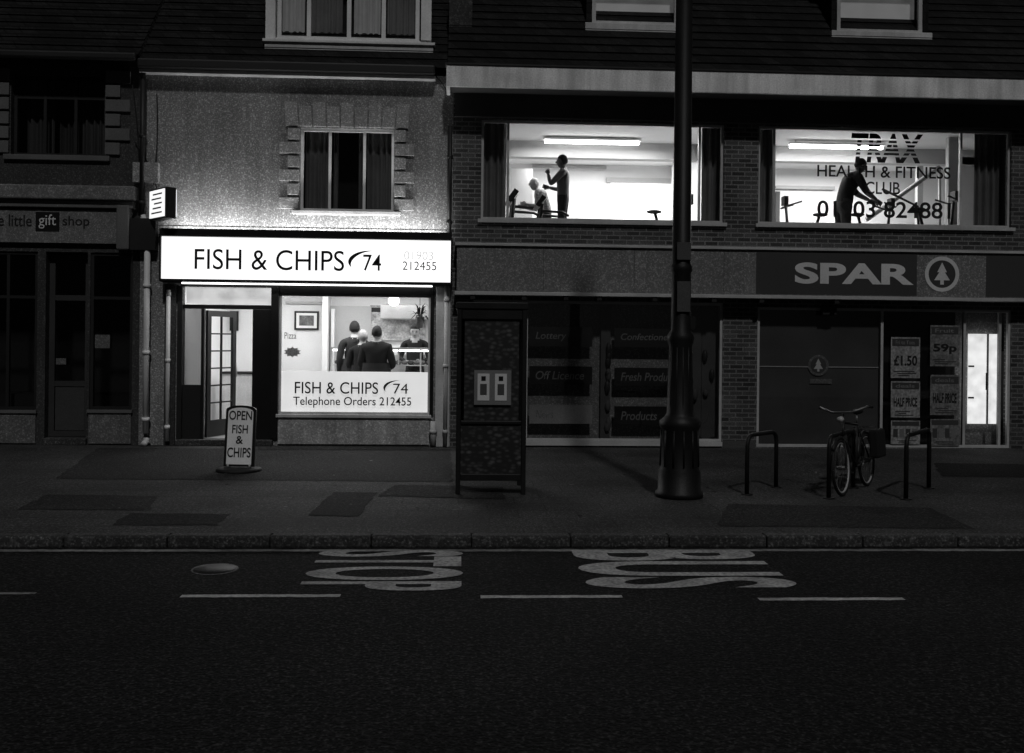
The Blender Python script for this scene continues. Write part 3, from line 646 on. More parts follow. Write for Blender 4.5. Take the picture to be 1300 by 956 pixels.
def tree(b, cx, cz, s, Y, m):
    b.add([(cx, Y, cz+.19*s), (cx-.08*s, Y, cz+.03*s), (cx+.08*s, Y, cz+.03*s)], [(0, 1, 2)], m)
    b.add([(cx, Y-.001, cz+.1*s), (cx-.13*s, Y-.001, cz-.1*s), (cx+.13*s, Y-.001, cz-.1*s)], [(0, 1, 2)], m)
    b.add([(cx-.03*s, Y, cz-.1*s), (cx+.03*s, Y, cz-.1*s), (cx+.03*s, Y, cz-.17*s), (cx-.03*s, Y, cz-.17*s)], [(0, 3, 2, 1)], m)
b.add([(cx_+ri*math.cos(2*math.pi*i/n), -.288, cz_+ri*math.sin(2*math.pi*i/n)) for i in range(n)], [tuple(range(n))], m_sparbg2)
tree(b, cx_, cz_, 1.05, -.29, m_txtg); b.obj('fir_tree_logo', fs_)
b = MB()
for a in (600, 665, 718, 760, 830, 905, 965, 1060): xx, zz = S(a, 380, -.2); b.box(xx-.04, xx+.04, -.3, -.1, zb_-.13, zb_-.062, m_frame_d)
b.obj('fixings', fs_)
# shopfront 1
window(sp, 'shop_window', sf1, .02, .045, m_alu, [S(668, 480)[0]], [], m_glassd)
bx(sp, 'shop_window_back', (sf1[0], sf1[1], .05, zg1), .3, .32, m_shut)
b = MB()
for a in (762, 890): q = R(a, 390, a+12, 560, .25); b.box(q[0], q[1], .2, .28, q[2], q[3], m_shut2)
b.obj('window_uprights', sp)
bn = empty('window_banners')
for i, (a0, b0, a1, b1, tx_, mm, tm) in enumerate(((672, 415, 752, 440, 'Lottery', m_black, m_txtb), (780, 417, 862, 441, 'Confectionery', m_black, m_txtb), (672, 465, 752, 488, 'Off Licence', m_black, m_txtb), (780, 467, 862, 490, 'Fresh Produce', m_black, m_txtb), (672, 514, 752, 538, 'News', mat('banner_pale', .22), m_shut), (780, 516, 862, 540, 'Products', m_black, m_txtb))):
    q = R(a0, b0, a1, b1, .1); bx(bn, 'banner_%d' % i, q, .11, .118, mm)
    d = (q[3]-q[2])*.27; L = (q[1]-q[0]); text(bn, 'banner_text_%d' % i, tx_, (q[0]+L*.1, q[0]+L*(.1+.07*len(tx_)) if len(tx_) < 12 else q[1]-L*.04, q[2]+d, q[3]-d), .108, tm, shear=.2, offset=.01)
b = MB()
for k in range(16):
    a = random.choice((random.uniform(768, 775), random.uniform(866, 905))); x, z = S(a, random.uniform(440, 555), .16)
    b.ell((x, .18, z), (.05, .05, random.uniform(.06, .13)), m_frame_d if k % 2 else m_soffit, nu=10, nv=6)
q = R(868, 395, 912, 555, .2); b.box(q[0], q[1], .22, .24, q[2], q[3], m_shut2)
b.obj('window_goods', sp)
# shopfront 2
x_m = S(1120, 485)[0]; x_d = S(1225, 485)[0]
window(sp, 'entrance_window', sf2, .02, .045, m_alu, [x_m, x_d, S(1270, 485)[0]], [], m_glassd)
bx(sp, 'shutter_panel', (sf2[0]+.03, x_m, .05, zg1), .1, .13, m_shut2)
b = MB(); z_ = S(1040, 466)[1]; b.box(sf2[0]+.05, x_m-.03, .085, .098, z_-.008, z_+.008, m_alu)
lx, lz = S(1041, 464); vs = [(lx+rr*math.cos(2*math.pi*i/n), .078, lz+rr*math.sin(2*math.pi*i/n)) for rr in (.14, .18) for i in range(n)]
b.add([(lx+.14*math.cos(2*math.pi*i/n), .0795, lz+.14*math.sin(2*math.pi*i/n)) for i in range(n)], [tuple(range(n))], m_shut2)
b.add(vs, [(i, (i+1) % n, n+(i+1) % n, n+i) for i in range(n)], m_shut); tree(b, lx, lz, .62, .077, m_txtg); q = R(1028, 481, 1056, 487, .08); b.box(q[0], q[1], .079, .084, q[2], q[3], m_shut); b.obj('small_logo', sp)
bx(sp, 'porch_back', (x_m, x_d+.02, .03, zg1), .4, .42, m_frame_d)
bx(sp, 'lit_interior_side', (x_d, sf2[1], .03, zg1), .45, .47, m_shut)
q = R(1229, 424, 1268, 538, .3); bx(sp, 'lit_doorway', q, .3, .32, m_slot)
b = MB(); 
for t in (.28, .63): zz = q[2]+(q[3]-q[2])*t; b.box(q[0], q[0]+.1, .28, .298, zz, zz+.03, m_frame_d)
b.box(q[0]+.33, q[0]+.36, .28, .298, q[2], q[3], m_shut); b.tube([(q[0]+.3, .24, q[2]+.6), (q[0]+.3, .24, q[2]+.9)], .015, m_frame_d, 6)
b.obj('doorway_fittings', sp)
ps = empty('shop_posters'); m_post = mat('poster_paper', .24, .6, .5, .6, 6, 24, 0); m_post2 = mat('poster_paper_b', .15, .6, .8, .7, 8, 24, 0)
PO = ((1131, 428, 1168, 480, 'Fri to Tues', '£1.50'), (1181, 413, 1218, 465, 'Fruit', '59p'), (1131, 484, 1168, 530, 'deals', 'HALF PRICE'), (1181, 476, 1218, 527, 'deals', 'HALF PRICE'), (1131, 534, 1168, 564, '', ''), (1181, 532, 1218, 566, '', ''))
for i, (a0, b0, a1, b1, t1, t2) in enumerate(PO):
    q = R(a0, b0, a1, b1, 0); w_ = q[1]-q[0]; h_ = q[3]-q[2]
    bx(ps, 'poster_%d' % i, q, .0, .006, m_post if i % 2 == 0 else m_post2)
    p = MB(); p.box(q[0]+.02, q[1]-.02, -.003, -.001, q[3]-h_*.22, q[3]-h_*.04, m_sparbg2)
    for k in range(3): p.box(q[0]+.05+random.uniform(0, .1), q[1]-.05-random.uniform(0, .2), -.003, -.001, q[2]+h_*(.05+.05*k), q[2]+h_*(.075+.05*k), m_sparbg2)
    if i > 3:
        for k in range(4): p.box(q[0]+.04+.11*k, q[0]+.12+.11*k, -.004, -.001, q[2]+h_*.3, q[2]+h_*.65, m_txtb if k % 2 else m_sparbg2)
    p.obj('poster_print_%d' % i, ps)
    if t1: text(ps, 'poster_t_%d' % i, t1, (q[0]+.08, q[1]-.1, q[3]-h_*.18, q[3]-h_*.08), -.006, m_txtb, offset=.02)
    if t2: text(ps, 'poster_u_%d' % i, t2, (q[0]+.05, q[1]-.05, q[2]+h_*.3, q[2]+h_*.55), -.004, m_txt, offset=.03)
bx(sp, 'plinth', (sf1[1]+.02, sf2[0]-.02, 0, .12), -.02, 0, m_soffit)
bx(sp, 'window_sill', (sf1[0], sf1[1], .03, .1), -.05, .02, m_alu)
q = R(1044, 388, 1062, 400, -.1); bx(sp, 'security_lamp', q, -.12, 0, m_frame_d, .01)

# ================================================================== PEOPLE
EDG = [('pel','sp'),('sp','ch'),('ch','nb'),('nb','nk'),('nk','hd'),
       ('nb','sl'),('sl','el'),('el','wl'),('nb','sr'),('sr','er'),('er','wr'),
       ('pel','hl'),('hl','kl'),('kl','al'),('al','tl'),('pel','hr'),('hr','kr'),('kr','ar'),('ar','tr')]
DEF = dict(pel=(0,0,.95), sp=(0,0,1.12), ch=(0,.01,1.30), nb=(0,-.01,1.45), nk=(0,.01,1.53), hd=(0,.025,1.60),
   sl=(-.19,-.01,1.42), el=(-.24,-.03,1.14), wl=(-.24,.07,.89), sr=(.19,-.01,1.42), er=(.24,-.03,1.14), wr=(.24,.07,.89),
   hl=(-.095,0,.88), kl=(-.1,.02,.49), al=(-.1,-.02,.09), tl=(-.115,.15,.035), hr=(.095,0,.88), kr=(.1,.02,.49), ar=(.1,-.02,.09), tr=(.115,.15,.035))
RAD = dict(pel=(.15,.115), sp=(.14,.105), ch=(.165,.12), nb=(.09,.08), nk=(.055,.055), hd=(.05,.05),
   sl=(.068,.068), el=(.047,.047), wl=(.028,.028), sr=(.068,.068), er=(.047,.047), wr=(.028,.028),
   hl=(.09,.09), kl=(.062,.062), al=(.043,.043), tl=(.035,.03), hr=(.09,.09), kr=(.062,.062), ar=(.043,.043), tr=(.035,.03))
CAT = {('nb','nk'):'skin',('nk','hd'):'skin',('el','wl'):'fore',('er','wr'):'fore',('hl','kl'):'leg',('kl','al'):'leg',('hr','kr'):'leg',('kr','ar'):'leg',('al','tl'):'shoe',('ar','tr'):'shoe',('pel','hl'):'leg',('pel','hr'):'leg'}
def segd(p, a, b_):
    ab = b_-a; t = max(0, min(1, (p-a).dot(ab)/max(ab.length_squared, 1e-9))); return (p-(a+ab*t)).length
def person(name, loc, rz, pose=None, bulk=1.0, sc_=1.0, top=None, fore=None, leg=None, skin=None, hair=None, headrot=(0, 0, 0), bald=False, coat=False, grip=.6):
    top = top or m_coat; fore = fore or top; leg = leg or m_trou; skin = skin or m_skin
    J = {k: Vector(v) for k, v in DEF.items()}
    for k, v in (pose or {}).items(): J[k] = Vector(v)
    names = list(J); idx = {k: i for i, k in enumerate(names)}
    me = bpy.data.meshes.new(name+'_skel'); me.from_pydata([J[k] for k in names], [(idx[a], idx[c]) for a, c in EDG], [])
    o = bpy.data.objects.new(name+'_skel', me); sc.collection.objects.link(o)
    md = o.modifiers.new('s', 'SKIN'); md.use_smooth_shade = True
    for i, k in enumerate(names):
        r = RAD[k]; bb = bulk if k not in ('nk', 'hd', 'wl', 'wr', 'tl', 'tr', 'al', 'ar') else 1
        me.skin_vertices[0].data[i].radius = (r[0]*bb, r[1]*bb); me.skin_vertices[0].data[i].use_root = (k == 'pel')
    ss = o.modifiers.new('ss', 'SUBSURF'); ss.levels = 2; ss.render_levels = 2
    dg = bpy.context.evaluated_depsgraph_get(); bodym = bpy.data.meshes.new_from_object(o.evaluated_get(dg)); bpy.data.objects.remove(o)
    B = MB(); mm = {'skin': skin, 'top': top, 'fore': fore, 'leg': leg, 'shoe': m_shoe}
    vs = [v.co.copy() for v in bodym.vertices]; off = len(B.v); B.v += [tuple(v) for v in vs]
    for p in bodym.polygons:
        c = sum((vs[i] for i in p.vertices), Vector())/len(p.vertices)
        e = min(EDG, key=lambda e: segd(c, J[e[0]], J[e[1]]))
        B.f.append(tuple(off+i for i in p.vertices)); B.mi.append(B.mid(mm[CAT.get(e, 'top')])); B.sm.append(True)
    T = Matrix.Translation(J['hd']+Vector((0, 0, 0))) @ Euler(headrot).to_matrix().to_4x4()
    def hf(v):
        v = v.copy()
        if v.z < 0: k = 1+v.z*.28; v.x *= k; v.y *= (1+v.z*.12)
        if v.y > 0: v.y *= .93
        return v
    B.ell((0, .012, .045), (.077, .098, .122), skin, T, 20, 14, hf)
    B.ell((0, .105, .032), (.014, .022, .024), skin, T, 8, 6)
    for s in (-1, 1):
        B.ell((s*.079, -.0, .035), (.01, .02, .032), skin, T, 8, 6); B.ell((s*.03, .094, .055), (.013, .009, .007), m_hair_d, T, 8, 6)
        B.ell((s*.03, .097, .073), (.02, .007, .004), hair or m_hair_d, T, 8, 5)
    B.ell((0, .096, -.012), (.024, .009, .006), m_coat, T, 8, 5)
    if not bald:
        def hh(v):
            v = v.copy()
            if v.y > .25 and v.z < .42: v *= .86
            if v.z < -.35: v *= .85
            return v
        B.ell((0, -.002, .058), (.086, .104, .124), hair or m_hair_d, T, 20, 14, hh)
    for w, e, s in (('wl', 'el', -1), ('wr', 'er', 1)):
        d = (J[w]-J[e]).normalized(); sd = Vector((s, 0, 0)); sd = (sd-d*sd.dot(d)).normalized(); nrm = d.cross(sd).normalized()
        if nrm.y < 0 and abs(d.z) > .5: nrm = -nrm
        wd = nrm; palm = -sd
        P = J[w]+d*.012
        for q in (-.022, 0, .022): B.tube([P-d*.02+wd*q*.7, P+d*.04+wd*q, P+d*.085+wd*q*1.15], [.018, .017, .013], skin, 8)
        for i, L in enumerate((.072, .08, .074, .058)):
            q = (.031-.0205*i); p0 = P+d*.082+wd*q; c = grip
            p1 = p0+(d*math.cos(c)+palm*math.sin(c))*L*.45; p2 = p1+(d*math.cos(c*2)+palm*math.sin(c*2))*L*.32; p3 = p2+(d*math.cos(c*2.6)+palm*math.sin(c*2.6))*L*.25
            B.tube([p0-d*.01, p1, p2, p3], [.0095, .0088, .008, .006], skin, 6)
        p0 = P+d*.02+wd*.03; p1 = p0+(d*.7+wd*.55+palm*.3).normalized()*.035; p2 = p1+(d*.85+palm*.4).normalized()*.03
        B.tube([p0, p1, p2], [.013, .011, .008], skin, 6)
    if coat:
        n = 20; vs = []
        for (z, rx, ry) in ((J['sp'].z+.05, .175, .135), (.95, .2, .155), (.72, .21, .165)):
            for i in range(n):
                a = 2*math.pi*i/n; vs.append((J['pel'].x+rx*math.cos(a)*bulk, J['pel'].y+ry*math.sin(a)*bulk, z))
        B.add(vs, [(j*n+i, j*n+(i+1) % n, (j+1)*n+(i+1) % n, (j+1)*n+i) for j in range(2) for i in range(n)], top, True)
        B.tube([J['nb']+Vector((0, 0, -.02)), J['nb']+Vector((0, .005, .055))], [.098, .08], top, 14, cap=False)
    ob = B.obj(name, None, loc=loc, rz=rz); ob.scale = (sc_,)*3
    return ob
def at(a, b_, Y, z): return (S(a, b_, Y)[0], Y, z)
person('customer', at(478, 440, 1.0, FZ), math.radians(-6), dict(el=(-.27, .0, 1.14), wl=(-.2, .2, 1.08), er=(.28, 0, 1.14), wr=(.2, .2, 1.07)), 1.28, 1.09, coat=True, hair=m_hair_d)
person('customer', at(460, 440, 1.25, FZ), math.radians(-14), dict(wl=(-.18, .22, 1.08), wr=(.2, .2, 1.05)), 1.05, 1.05, coat=True, hair=m_hair_g, headrot=(0, 0, .5))
person('customer', at(450, 440, 1.45, FZ), math.radians(10), None, 1.1, 1.14, top=m_trou, coat=True, hair=m_hair_d)
person('shop_assistant', at(527, 430, 2.75, FZ), math.radians(178), dict(wl=(-.12, .3, 1.12), wr=(.12, .3, 1.12), el=(-.25, .05, 1.17), er=(.25, .05, 1.17)), 1.05, 1.13, top=m_coat, hair=m_hair_d, headrot=(-.25, 0, 0))
# gym: the treadmill decks are 0.185 m high
gx, gy = S(715, 235, 1.5)[0], 1.5
person('gym_member', (gx, gy, GF+.14), math.radians(75), dict(el=(-.22, .2, 1.2), wl=(-.08, .27, 1.43), er=(.24, .1, 1.16), wr=(.16, .3, 1.2)), 1.08, 1.0, top=m_skin_d, fore=m_skin_d, leg=m_trou, skin=m_skin_d, hair=m_hair_d, headrot=(.05, 0, 0), grip=.8)
person('gym_member', at(693, 250, 2.2, GF-.1), math.radians(95), dict(ch=(0, .08, 1.29), nb=(0, .13, 1.42), nk=(0, .18, 1.48), hd=(0, .22, 1.54), sl=(-.18, .11, 1.39), sr=(.18, .11, 1.39), el=(-.24, .16, 1.12), wl=(-.2, .4, 1.16), er=(.24, .14, 1.12), wr=(.2, .4, 1.16), kr=(.1, .22, .62), ar=(.1, .12, .24), tr=(.11, .28, .19), kl=(-.1, .14, .6), al=(-.1, .02, .24), tl=(-.11, .18, .19)), 1.15, .99, top=m_quoin, fore=m_skin, hair=m_hair_g, bald=True)
person('gym_member', at(1070, 240, 1.3, GF), math.radians(-84), dict(sp=(0, .04, 1.12), ch=(0, .11, 1.29), nb=(0, .2, 1.42), nk=(0, .25, 1.48), hd=(0, .29, 1.55), sl=(-.19, .17, 1.38), sr=(.19, .17, 1.38), el=(-.23, .36, 1.17), wl=(-.17, .58, 1.05), er=(.23, .3, 1.13), wr=(.17, .52, 1.0)), 1.2, 1.12, top=m_coat, fore=m_skin_d, skin=m_skin_d, hair=m_hair_d, headrot=(-.35, 0, 0))

def treadmill(x, y, z, sgn, s=1.0):
    e = empty('treadmill', (x, y, z)); b = MB()
    b.box(-.8, .8, -.36, .36, .05, .17, m_frame_d); b.box(-.75, .75, -.25, .25, .171, .185, m_rub); b.obj('deck', e, .02)
    b = MB()
    for k in (-.36, .36):
        b.tube([(sgn*.62, k, .1), (sgn*.78, k, .7), (sgn*.72, k, 1.15)], .04, m_frame_d, 8); b.tube([(sgn*.74, k, 1.0), (sgn*.3, k, .98), (sgn*.15, k, .9)], .028, m_frame_d, 8)
    b.obj('uprights_and_handrails', e)
    T = Matrix.Translation((sgn*.76, 0, 1.2)) @ Matrix.Rotation(-sgn*math.radians(35), 4, 'Y')
    b = MB(); b.box(-.05, .05, -.4, .4, -.12, .14, m_frame_d, T); b.box(-.055, -.051, -.2, .2, -.05, .1, m_alu, T); b.obj('console', e, .02); e.scale = (s,)*3
treadmill(S(690, 260, 2.2)[0]+.15, 2.3, GF, -1)
treadmill(S(722, 260, 1.5)[0]+.1, 1.5, GF-.02, -1, .85)
def exbike(x, y, z, s, sgn=1):
    e = empty('exercise_bike', (x, y, z)); b = MB()
    b.tube([(-.5, -.25, .03), (-.5, .25, .03)], .03, m_frame_d); b.tube([(.5, -.25, .03), (.5, .25, .03)], .03, m_frame_d)
    b.tube([(-.5, 0, .04), (-.2, 0, .25), (sgn*.2, 0, .35), (.5, 0, .04)], .04, m_frame_d); b.tube([(-sgn*.1, 0, .3), (-sgn*.28, 0, .95)], .03, m_frame_d)
    b.tube([(sgn*.3, 0, .3), (sgn*.38, 0, 1.15)], .03, m_frame_d)
    b.tube([(sgn*.15, -.25, 1.2), (sgn*.4, -.22, 1.12), (sgn*.38, 0, 1.13), (sgn*.4, .22, 1.12), (sgn*.15, .25, 1.2)], .018, m_frame_d); b.obj('frame', e)
    b = MB(); b.ell((-sgn*.3, 0, .98), (.15, .1, .04), m_rub, nu=12, nv=8); b.obj('saddle', e)
    b = MB(); b.tube([(sgn*.28, -.04, .38), (sgn*.28, .04, .38)], .25, m_frame_d, 24); b.box(sgn*.36, sgn*.44, -.1, .1, 1.15, 1.32, m_frame_d); b.obj('flywheel_and_console', e); e.scale = (s,)*3
exbike(S(1185, 265, 1.2)[0], 1.2, GF, 1.0, 1); exbike(S(1110, 265, 1.5)[0]-.05, 1.5, GF, .92, 1); exbike(S(1022, 270, 2.2)[0], 2.2, GF, 1.0, -1); exbike(S(850, 265, 2.2)[0], 2.2, GF, 1.0, 1)
e = empty('cross_trainer'); b = MB()
def P3(a, b_, Y): x, z = S(a, b_, Y); return (x, Y, z)
b.tube([P3(1100, 279, 1.9), P3(1193, 212, 1.9)], .045, m_int2, 8); b.tube([P3(1193, 212, 1.9), (P3(1193, 300, 1.9)[0], 1.9, GF)], .03, m_alu, 8); b.tube([P3(1120, 240, 1.7), P3(1165, 262, 1.7), (P3(1168, 300, 1.7)[0], 1.7, GF)], .025, m_frame_d, 8)
b.obj('arms', e)

# ================================================================== STREET FURNITURE
lx, ly = G(867, 634); ly += .2
lp = empty('street_lamp', (lx, ly, 0))
b = MB(); prof = [(.0, .275), (.06, .275), (.08, .25), (.3, .245), (.34, .225), (.78, .215), (.82, .235), (.88, .235), (.93, .18), (.97, .155), (1.75, .135), (1.82, .155), (1.88, .155), (1.94, .115), (2.6, .11), (2.63, .125), (2.68, .125), (2.71, .108), (8.5, .085)]
b.tube([(0, 0, z) for z, _ in prof], [r for _, r in prof], m_iron, 24)
for k in range(12):
    a = 2*math.pi*k/12; b.tube([(.226*math.cos(a), .226*math.sin(a), .36), (.216*math.cos(a), .216*math.sin(a), .78)], .011, m_iron, 6)
    b.tube([(.145*math.cos(a), .145*math.sin(a), 1.0), (.13*math.cos(a), .13*math.sin(a), 1.74)], .010, m_iron, 6)
b.obj('column', lp)
b = MB(); b.tube([(0, 0, 8.4), (0, -.3, 8.9), (0, -1.2, 9.1)], .04, m_iron, 8); b.box(-.15, .15, -1.9, -1.15, 9.02, 9.16, m_iron); b.obj('lantern_arm', lp)
b = MB(); b.box(-.075, .075, -.135, -.115, 2.15, 2.5, m_soffit); b.box(-.08, .08, -.13, -.112, 2.75, 2.95, m_soffit); b.box(.09, .16, -.05, .05, 1.95, 2.1, m_iron); b.obj('notice_plates', lp)

# phone kiosk
kx0, ky = G(578, 628); kx1, _ = G(667, 628); kz = 2.16
pk = empty('phone_kiosk'); b = MB(); D = .8; y0 = ky; y1 = ky+D
for (xx, yy) in ((kx0, y0), (kx1-.055, y0), (kx0, y1-.055), (kx1-.055, y1-.055)): b.box(xx, xx+.055, yy, yy+.055, 0, kz, m_iron)
b.box(kx0-.012, kx1+.012, y0-.012, y1+.012, kz+.001, kz+.08, m_iron); b.box(kx0+.055, kx1-.055, y0+.005, y0+.05, .0+.16, .24, m_iron); b.box(kx0+.055, kx1-.055, y0+.005, y0+.05, .82, .86, m_iron)
b.box(kx0+.055, kx1-.055, y0+.005, y0+.05, kz-.12, kz-.001, m_iron)
b.box(kx0+.055, kx1-.055, y1-.05, y1-.005, .16, .28, m_iron); b.obj('frame', pk, .008)
b = MB(); b.box(kx0+.056, kx1-.056, y1-.035, y1-.02, .28, kz-.01, m_pebble); b.box(kx0+.056, kx1-.056, y0+.03, y0+.04, .24, .82, m_pebble); b.box(kx1-.03, kx1-.02, y0+.056, y1-.056, .3, kz-.1, m_glassd); b.box(kx0+.02, kx0+.03, y0+.056, y1-.056, .3, kz-.1, m_glassd)
b.box(kx0+.09, kx1-.09, y0+.03, y0+.036, .86, kz-.12, m_pebble)
b.obj('panels', pk)
q = R(602, 470, 649, 514, y0+.0); b = MB(); b.box(q[0], q[1], y0+.0, y0+.012, q[2], q[3], mat('kiosk_poster', .17, .6, .2, .2, 3, 60, 0))
wq = (q[1]-q[0])
for k in (.25, .72):
    cx = q[0]+wq*k; b.box(cx-wq*.16, cx+wq*.16, y0-.006, y0-.001, q[2]+.05, q[3]-.04, m_txtw); b.box(cx-wq*.09, cx+wq*.09, y0-.012, y0-.007, q[2]+.12, q[3]-.16, m_soffit); b.box(cx-wq*.06, cx+wq*.06, y0-.012, y0-.007, q[3]-.12, q[3]-.07, m_black)
b.obj('advert_poster', pk)
b = MB(); b.box(kx0+.25, kx1-.25, y1-.2, y1-.04, 1.1, 1.75, m_frame_d); b.box(kx0+.3, kx0+.36, y1-.26, y1-.2, 1.35, 1.6, m_black); b.obj('telephone', pk, .01)

# sandwich board
ax, ay = G(300, 600); ay += .15
q = R(281, 516, 319, 594, ay-.05); hb = q[3]-q[2]; wb = q[1]-q[0]
sb = empty('sandwich_board', (ax, ay, 0)); sb.rotation_euler = (math.radians(-6), 0, math.radians(-8))
def board(name, w, h, y, dy, m, inset=0, z0=.06):
    b = MB(); pts = [(-w/2, z0), (w/2, z0)]
    for i in range(9): a = math.pi*i/8; pts.append((w/2*math.cos(a) if 0 < i < 8 else (w/2 if i == 0 else -w/2), z0+h-.06+.06*math.sin(a)))
    n = len(pts); b.add([(p[0], y, p[1]) for p in pts]+[(p[0], y+dy, p[1]) for p in pts], [tuple(range(n)), tuple(range(2*n-1, n-1, -1))]+[(i, n+i, n+(i+1) % n, (i+1) % n) for i in range(n)], m)
    return b.obj(name, sb)
board('frame_panel', wb+.02, hb, -.02, .04, m_black)
board('white_face', wb-.05, hb-.06, -.026, .005, mat('board_face', .88, .5, .12, .1, 4, 60, .05), z0=.09)
for i, (t, f0, f1, wf) in enumerate((('OPEN', .76, .91, .8), ('FISH', .54, .68, .55), ('&', .37, .5, .25), ('CHIPS', .15, .31, .82))):
    text(sb, 'word_%d' % i, t, (-wb/2*wf, wb/2*wf, .06+hb*f0, .06+hb*f1), -.03, m_txt, offset=.015)
b = MB(); b.tube([(0, .0, .0), (0, .0, .035), (0, 0, .05)], [.3, .3, .24], m_rub, 24); b.tube([(-.15, 0, .05), (-.15, 0, .1)], .02, m_alu, 8); b.tube([(.15, 0, .05), (.15, 0, .1)], .02, m_alu, 8); o = b.obj('weighted_base', sb); o.rotation_euler = (math.radians(6), 0, 0)

# cycle stands
def hoop(p0, p1, h):
    x0_, y0_ = G(*p0); x1_, y1_ = G(*p1); b = MB(); a = Vector((x0_, y0_, 0)); c = Vector((x1_, y1_, 0)); d = (c-a).normalized(); u = Vector((0, 0, 1)); r = .12
    pts = [a, a+u*(h-r)]+[a+d*(r-r*math.cos(t))+u*(h-r+r*math.sin(t)) for t in (.4, .8, 1.2, 1.57)]+[c-d*(r-r*math.cos(t))+u*(h-r+r*math.sin(t)) for t in (1.57, 1.2, .8, .4)]+[c+u*(h-r), c]
    b.tube(pts, .027, m_iron, 10)
    for p in (a, c): b.tube([p, p+u*.012], .07, m_iron, 12)
    b.obj('bicycle_stand')
hoop((948, 628), (985, 619), .70); hoop((1150, 634), (1179, 620), .74); hoop((1052, 633), (1083, 620), .72)

# bicycle
fxp = Vector((*G(1070, 630), 0)); rxp = Vector((*G(1112, 613), 0)); dv = (fxp-rxp).normalized(); ang = math.atan2(dv.y, dv.x)
bc = empty('bicycle', (fxp.x-dv.x*.52, fxp.y-dv.y*.52, 0)); bc.rotation_euler = (math.radians(4), 0, ang)
Rw = .335; FXw = .52; RXw = -.52
def circ(cx, cz, r, n=36): return [(cx+r*math.cos(2*math.pi*i/n), 0, cz+r*math.sin(2*math.pi*i/n)) for i in range(n+1)]
for nm, cx in (('front_wheel', FXw), ('rear_wheel', RXw)):
    b = MB(); b.tube(circ(cx, Rw, Rw-.02), .02, m_rub, 8, cap=False); b.tube(circ(cx, Rw, Rw-.045), .011, m_alu, 6, cap=False); b.tube([(cx, -.05, Rw), (cx, .05, Rw)], .025, m_chrome, 10)
    for k in range(24): a = 2*math.pi*k/24; b.tube([(cx, (-.03 if k % 2 else .03), Rw), (cx+(Rw-.05)*math.cos(a), 0, Rw+(Rw-.05)*math.sin(a))], .0018, m_chrome, 4)
    b.obj(nm, bc)
b = MB(); BB = (-.08, 0, .29); ST = (-.22, 0, .8); HT = (.34, 0, .86); HB = (.37, 0, .7)
for p, q_, r in ((BB, ST, .017), (ST, HT, .016), (BB, HB, .019), (HT, HB, .02)): b.tube([p, q_], r, m_frame_d, 8)
for s in (-.05, .05): b.tube([BB, (RXw, s, Rw)], .011, m_frame_d, 6); b.tube([ST, (RXw, s, Rw)], .009, m_frame_d, 6); b.tube([HB, (FXw-.06, s*1.1, .5), (FXw, s, Rw)], .012, m_frame_d, 6)
b.obj('frame', bc)
b = MB(); b.tube([HT, (.32, 0, .98)], .014, m_chrome, 8); b.tube([(.18, -.3, 1.03), (.28, -.28, 1.04), (.36, -.12, .98), (.36, .12, .98), (.28, .28, 1.04), (.18, .3, 1.03)], .013, m_chrome, 8)
b.tube([(.16, -.3, 1.03), (.26, -.29, 1.035)], .018, m_rub, 8); b.tube([(.16, .3, 1.03), (.26, .29, 1.035)], .018, m_rub, 8); b.tube([(.4, 0, .9), (.46, 0, .9)], .035, m_alu, 12); b.obj('handlebars', bc)
b = MB(); b.tube([ST, (-.24, 0, .93)], .013, m_chrome, 8)
b.ell((-.25, 0, .96), (.14, .075, .035), m_rub, nu=14, nv=8, fn=lambda v: Vector((v.x, v.y*(.45 if v.x > 0 else 1), v.z))); b.obj('saddle', bc)
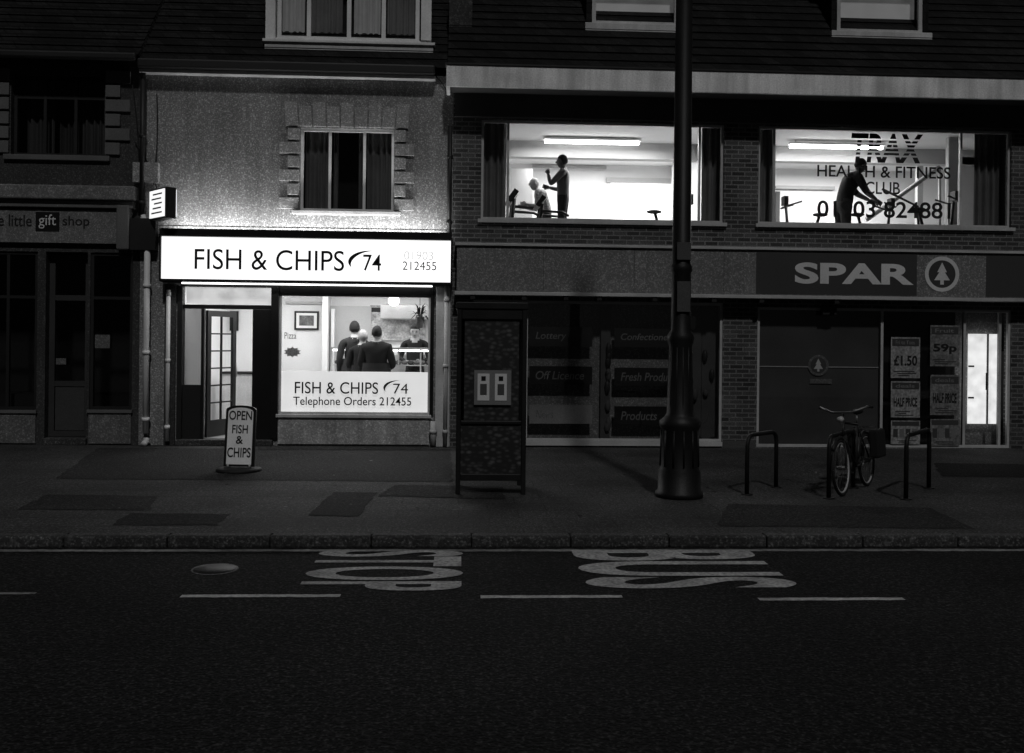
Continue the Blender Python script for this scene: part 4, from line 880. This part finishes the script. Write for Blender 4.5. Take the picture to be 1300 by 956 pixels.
b = MB(); b.tube([(BB[0], -.06, BB[2]), (BB[0], -.065, BB[2])], .09, m_chrome, 20); b.tube([(BB[0], -.07, .29), (BB[0]+.12, -.075, .2)], .01, m_chrome, 6); b.tube([(BB[0], .07, .29), (BB[0]-.12, .075, .38)], .01, m_chrome, 6)
b.box(BB[0]+.08, BB[0]+.17, -.16, -.08, .19, .21, m_rub); b.box(BB[0]-.17, BB[0]-.08, .08, .16, .37, .39, m_rub)
b.tube([(BB[0], -.05, .37), (RXw, -.05, .38)], .004, m_chrome, 4); b.tube([(BB[0], -.05, .21), (RXw, -.05, .29)], .004, m_chrome, 4); b.obj('drivetrain', bc)
b = MB()
for cx, a0, a1 in ((FXw, 40, 175), (RXw, 10, 170)): b.tube([(cx+(Rw+.02)*math.cos(math.radians(a0+(a1-a0)*i/12)), 0, Rw+(Rw+.02)*math.sin(math.radians(a0+(a1-a0)*i/12))) for i in range(13)], .022, m_frame_d, 6)
b.tube([(-.28, -.06, .76), (-.8, -.06, .74)], .007, m_frame_d, 6); b.tube([(-.28, .06, .76), (-.8, .06, .74)], .007, m_frame_d, 6); b.obj('mudguards_and_rack', bc)
b = MB(); b.box(-.75, -.42, -.2, -.07, .36, .72, m_bag); b.box(-.75, -.42, .07, .2, .36, .72, m_bag); b.obj('panniers', bc, .03)

# ------------------------------------------------------------------ light
el, az = math.radians(48), (.10, -1.0)
w = bpy.data.worlds.new("World"); sc.world = w; w.use_nodes = True; nt = w.node_tree
bg = nt.nodes['Background']; sky = nt.nodes.new('ShaderNodeTexSky'); sky.sky_type = 'NISHITA'; sky.sun_disc = False
sky.sun_elevation = math.radians(4); sky.sun_rotation = math.atan2(az[0], az[1])
bwn = nt.nodes.new('ShaderNodeRGBToBW'); nt.links.new(sky.outputs[0], bwn.inputs[0]); nt.links.new(bwn.outputs[0], bg.inputs[0]); bg.inputs[1].default_value = .0012
sl = bpy.data.lights.new('street_light_sun', 'SUN'); sl.energy = .72; sl.angle = math.radians(3); so = bpy.data.objects.new('sun', sl); sc.collection.objects.link(so)
d = Vector((az[0]*math.cos(el), az[1]*math.cos(el), math.sin(el))).normalized()
so.rotation_euler = d.to_track_quat('Z', 'Y').to_euler(); so.location = (0, -20, 20)
